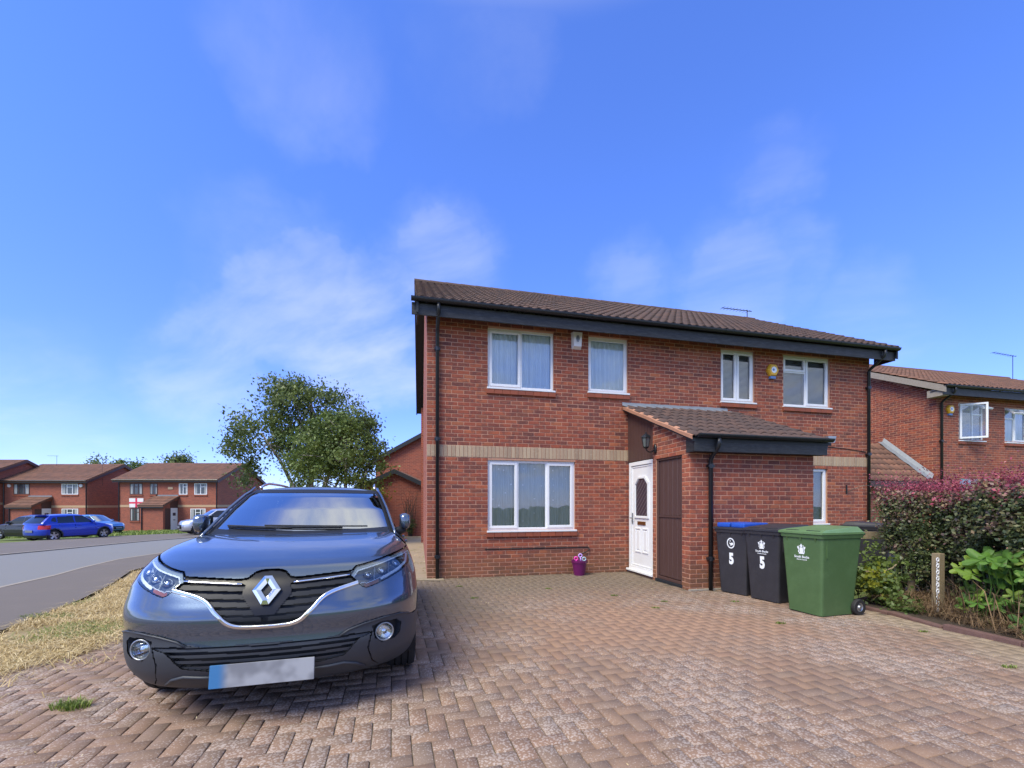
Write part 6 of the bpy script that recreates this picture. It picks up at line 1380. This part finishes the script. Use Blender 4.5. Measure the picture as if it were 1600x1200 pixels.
m = MB(); m.box(0, .48, -.05, 0, 0, .24); o = m.build('house_sign', 'cream_brick', loc=(hA[0]+5.05, hA[1]-.002, hA[2]+4.1)); tag(o, 'small cream number plaque high on the far house with the flag', 'sign')
hB = (-52.0, 44.5, -1.30)
far_house(hB, 8.6, 'red brick house across the road behind the bright blue hatchback', [(1.05, 2.68, 3.65, 4.75, 3, brw), (5.96, 7.66, 3.65, 4.75, 3), (5.96, 7.66, .9, 2.2, 3)], (2.6, 4.9, 1.8))
for x, lb in ((.62, 'left'), (7.95, 'right')):
    a_ = empty('alarm_box', (hB[0]+x, hB[1], hB[2]+4.55), 0, 'white alarm box at the '+lb+' end of the house behind the blue hatchback', 'alarm box'); m = MB(); m.lathe([(.19, 0), (.17, .08), (0, .10)], 8, Matrix.Rotation(R(90), 4, 'X')); m.build('cover', 'alarm_white', a_)
far_house((-62.2, 42.6, -1.35), 10.1, 'red brick house at the far left edge, stepped forward of its neighbour', [(7.0, 8.6, 3.65, 4.75, 3)], None, .35)
aerial((hB[0]+1.9, hB[1]+3.4, hB[2]+6.4), R(30), 'small television aerial above the far left roofs', .9, 1.6); aerial((hB[0]+8.6, hB[1]+1.6, hB[2]+4.9), R(-20), 'aerial mast on the gable of the house behind the blue hatchback', 1.1, 2.6)
# ------------------------------------------------------------------ other cars
PHT = dict(glass='dark_glass', L=3.85, belt=.95, bow=.12, cor=.40, pw=4.5, hood0=.80, hood1=.97, hoodS=.55,
    front=[(.18, .20), (.25, .08), (.40, .02), (.60, .03), (.70, .06), (.78, .13), (.84, .30), (.90, .60), (.95, .85), (.97, .97)],
    W=[(.18, .77), (.25, .81), (.40, .838), (.60, .845), (.75, .835), (.85, .815), (.92, .785), (.95, .755), (.97, .73)],
    rear=[(.18, 3.70), (.30, 3.82), (.50, 3.85), (.75, 3.83), (.93, 3.78), (.95, 3.775)], rcor=.42, rbow=.10, side_top=.95, clad=.24,
    gh=dict(z0=.92, z1=1.40, W=[(.92, .735), (1.10, .685), (1.30, .61), (1.40, .555)], ws=[(.92, .86), (.97, .96), (1.40, 1.62)], rw=[(.92, 3.80), (1.0, 3.78), (1.40, 3.38)], bow=.14, cor=.06, apil=.92, crown=.085),
    r=.305, axles=(.78, 3.23), tw=.19, seams=(1.25, 2.25, 3.0), handles=(1.95, 2.75), side_glass=[[(1.30, .98), (2.18, .98), (2.18, 1.36), (1.72, 1.36)], [(2.24, .98), (3.02, 1.0), (3.0, 1.34), (2.24, 1.36)], [(3.07, 1.04), (3.32, 1.08), (3.22, 1.28), (3.06, 1.31)]])
def hatch(name, label, loc, rz_, paint_m, dark_plate=False):
    k = car(name, label, (loc[0], loc[1], gz(*loc)+.02), rz_, PHT, paint_m, group='cars parked across the road'); r_ = k['root']
    f = k['front']; q = np.abs(f.cx); hole = k['arch'](f, k['RA']); hl = (q > .44) & (q < .80) & (f.cz > .62) & (f.cz < .62+.18*(q-.2)/.6+.06); gr2 = (q < .42) & (f.cz > .36) & (f.cz < .60); lowp = f.cz < .27
    f.panel(~hl & ~gr2 & ~lowp & ~hole, 'bonnet', paint_m, r_); f.panel(gr2, 'grille', 'trim_black', r_, -.01); f.panel(lowp & ~hole, 'lower_bumper', 'cladding', r_)
    for sg in (-1, 1): f.panel(hl & (f.cx*sg > 0), 'headlamp', 'led_white', r_)
    s_ = k['rear']; q = np.abs(s_.cx); tl = (q > .52) & (s_.cz > .66) & (s_.cz < .86); lb = s_.cz < .34
    s_.panel(~tl & ~lb, 'tailgate', paint_m, r_, flip=True); s_.panel(lb, 'rear_bumper', 'cladding', r_, flip=True)
    for sg in (-1, 1): o = s_.panel(tl & (s_.cx*sg > 0), 'tail_lamp', 'red_lens', r_, .012, flip=True)
    m = MB(); m.box(-.26, .26, 3.862, 3.872, .50, .62); m.build('number_plate', 'plate_dark', r_); m = MB(); m.box(-.26, .26, -.006, .004, .40, .51); m.build('number_plate', 'plate_dark', r_)
    m = MB(); m.bbox(-.52, .52, 3.28, 3.52, 1.425, 1.45, .01); m.build('spoiler', paint_m, r_)
    for sg in (-1, 1): m = MB(); m.bbox(min(sg*.74, sg*.92), max(sg*.74, sg*.92), 1.32, 1.42, .96, 1.09, .03); m.build('door_mirror', paint_m, r_)
    return k
hatch('hatchback', 'bright blue hatchback parked across the road, seen from its rear right corner', (-25.35, 27.31), R(168.2), 'paint_blue')
hatch('hatchback', 'black car at the left edge of the picture, parked behind the bright blue hatchback', (-32.4, 27.6), R(-90), 'paint_black')
hatch('hatchback', 'light blue hatchback nose showing beyond the bright blue hatchback', (-30.6, 33.9), R(88), 'paint_sky')
ks = hatch('hatchback', 'silver car partly hidden behind the mirror of the parked crossover', (-21.0, 27.4), R(-42), 'paint_silver'); ks['root'].scale = (1.08, 1.08, 1.12)
# ------------------------------------------------------------------ trees
np.random.seed(21); random.seed(21)
bx, by = -8.0, 17.0
tree('birch_tree', 'large birch with dark drooping foliage behind the parked car', (bx, by, gz(bx, by)), [([(0, 0, -.2), (.05, 0, 1.5), (.15, .1, 3.0), (.1, .1, 5.6)], .20, .05), ([(.0, 0, .4), (-.4, .1, 1.8), (-1.1, .1, 3.2), (-1.8, 0, 4.3)], .12, .03), ([(.1, 0, .5), (.5, .1, 1.9), (1.1, 0, 3.3), (1.5, 0, 4.4)], .12, .03), ([(.2, 0, .2), (.8, -.1, 1.6), (1.5, -.1, 2.8)], .09, .03)],
     [((.2, 0, 5.0), (2.0, 1.8, 1.65)), ((-1.9, 0, 4.3), (1.45, 1.3, 1.15)), ((-2.55, 0, 3.2), (.75, .8, .95)), ((1.9, 0, 4.4), (1.2, 1.2, 1.1)), ((.6, 0, 3.3), (1.7, 1.2, .75)), ((-.3, 0, 6.0), (1.3, 1.1, .65))], 25000, 250, .115, .22, 'leaf_birch', limbs=34, hang=.16)
tree('small_tree', 'smaller light green tree in front of the birch, left of the main house', (-5.9, 15.2, gz(-5.9, 15.2)), [([(0, 0, -.2), (.05, 0, 1.2), (.1, 0, 2.4), (.1, 0, 3.8)], .10, .03), ([(0, 0, .3), (-.4, 0, 1.5), (-.8, 0, 2.8)], .06, .02), ([(0, 0, .3), (.5, 0, 1.6), (.9, 0, 2.9)], .06, .02)],
     [((.1, 0, 3.2), (1.3, 1.1, 1.0)), ((-1.2, 0, 3.5), (1.1, .8, .9)), ((.9, 0, 2.8), (.75, .7, .8)), ((-.6, 0, 2.5), (1.4, .8, .6)), ((-.2, 0, 4.2), (.9, .7, .5))], 11000, 150, .10, .18, 'leaf_light', limbs=14)
tree('bush', 'yellow-green bush just above the roof of the parked car', (-7.0, 21.0, gz(-7, 21)), [([(0, 0, 0), (0, 0, 1.2), (.1, 0, 2.2)], .05, .02)], [((0, 0, 1.9), (1.0, .8, .95))], 3200, 45, .11, .18, 'leaf_yellow', 'bark_dark', 5, cat='bush')
tree('bush', 'dark green bush behind the parked car left of the birch stems', (-10.0, 22.0, gz(-10, 22)), [([(0, 0, 0), (0, 0, 1.0), (.1, 0, 2.0)], .05, .02)], [((0, 0, 1.7), (2.2, .9, 1.0))], 5200, 70, .13, .22, 'leaf_birch', 'bark_dark', 5, cat='bush')
for i, (x, y, h_, rr, lb) in enumerate(((-57.5, 62, 9.0, 3.0, 'leftmost of the bushy trees showing above the far roofs'), (-52.5, 60, 8.6, 2.6, 'second bushy tree from the left above the far roofs'), (-48.0, 61, 8.2, 2.3, 'low tree top in the dip between the two far roofs'), (-45.2, 59, 9.2, 1.5, 'small dark tree top above the left end of the flag house roof'))):
    tree('background_tree', lb, (x, y, gz(x, y)), [([(0, 0, 0), (0, 0, 3), (.2, 0, h_-1)], .22, .06)], [((0, 0, h_-rr*.6), (rr, rr, rr*.95))], 3400, 55, .30, .50, 'leaf_light' if i in (1, 2) else 'leaf_birch', 'bark_dark', 6, 'trees behind the far houses')
# lawn blades across the road
n = 9000; X = np.random.uniform(-40, -20, n); Y = np.random.uniform(30.5, 41, n); pos = np.stack([X, Y, [gz(x, y)-.09 for x, y in zip(X, Y)]], 1)
tag(blades(n, pos, .26, .05, .7, np.random.random(n), m='grass', name='lawn_grass', kind='stuff'), 'bright green grass in front of the far houses', 'grass')
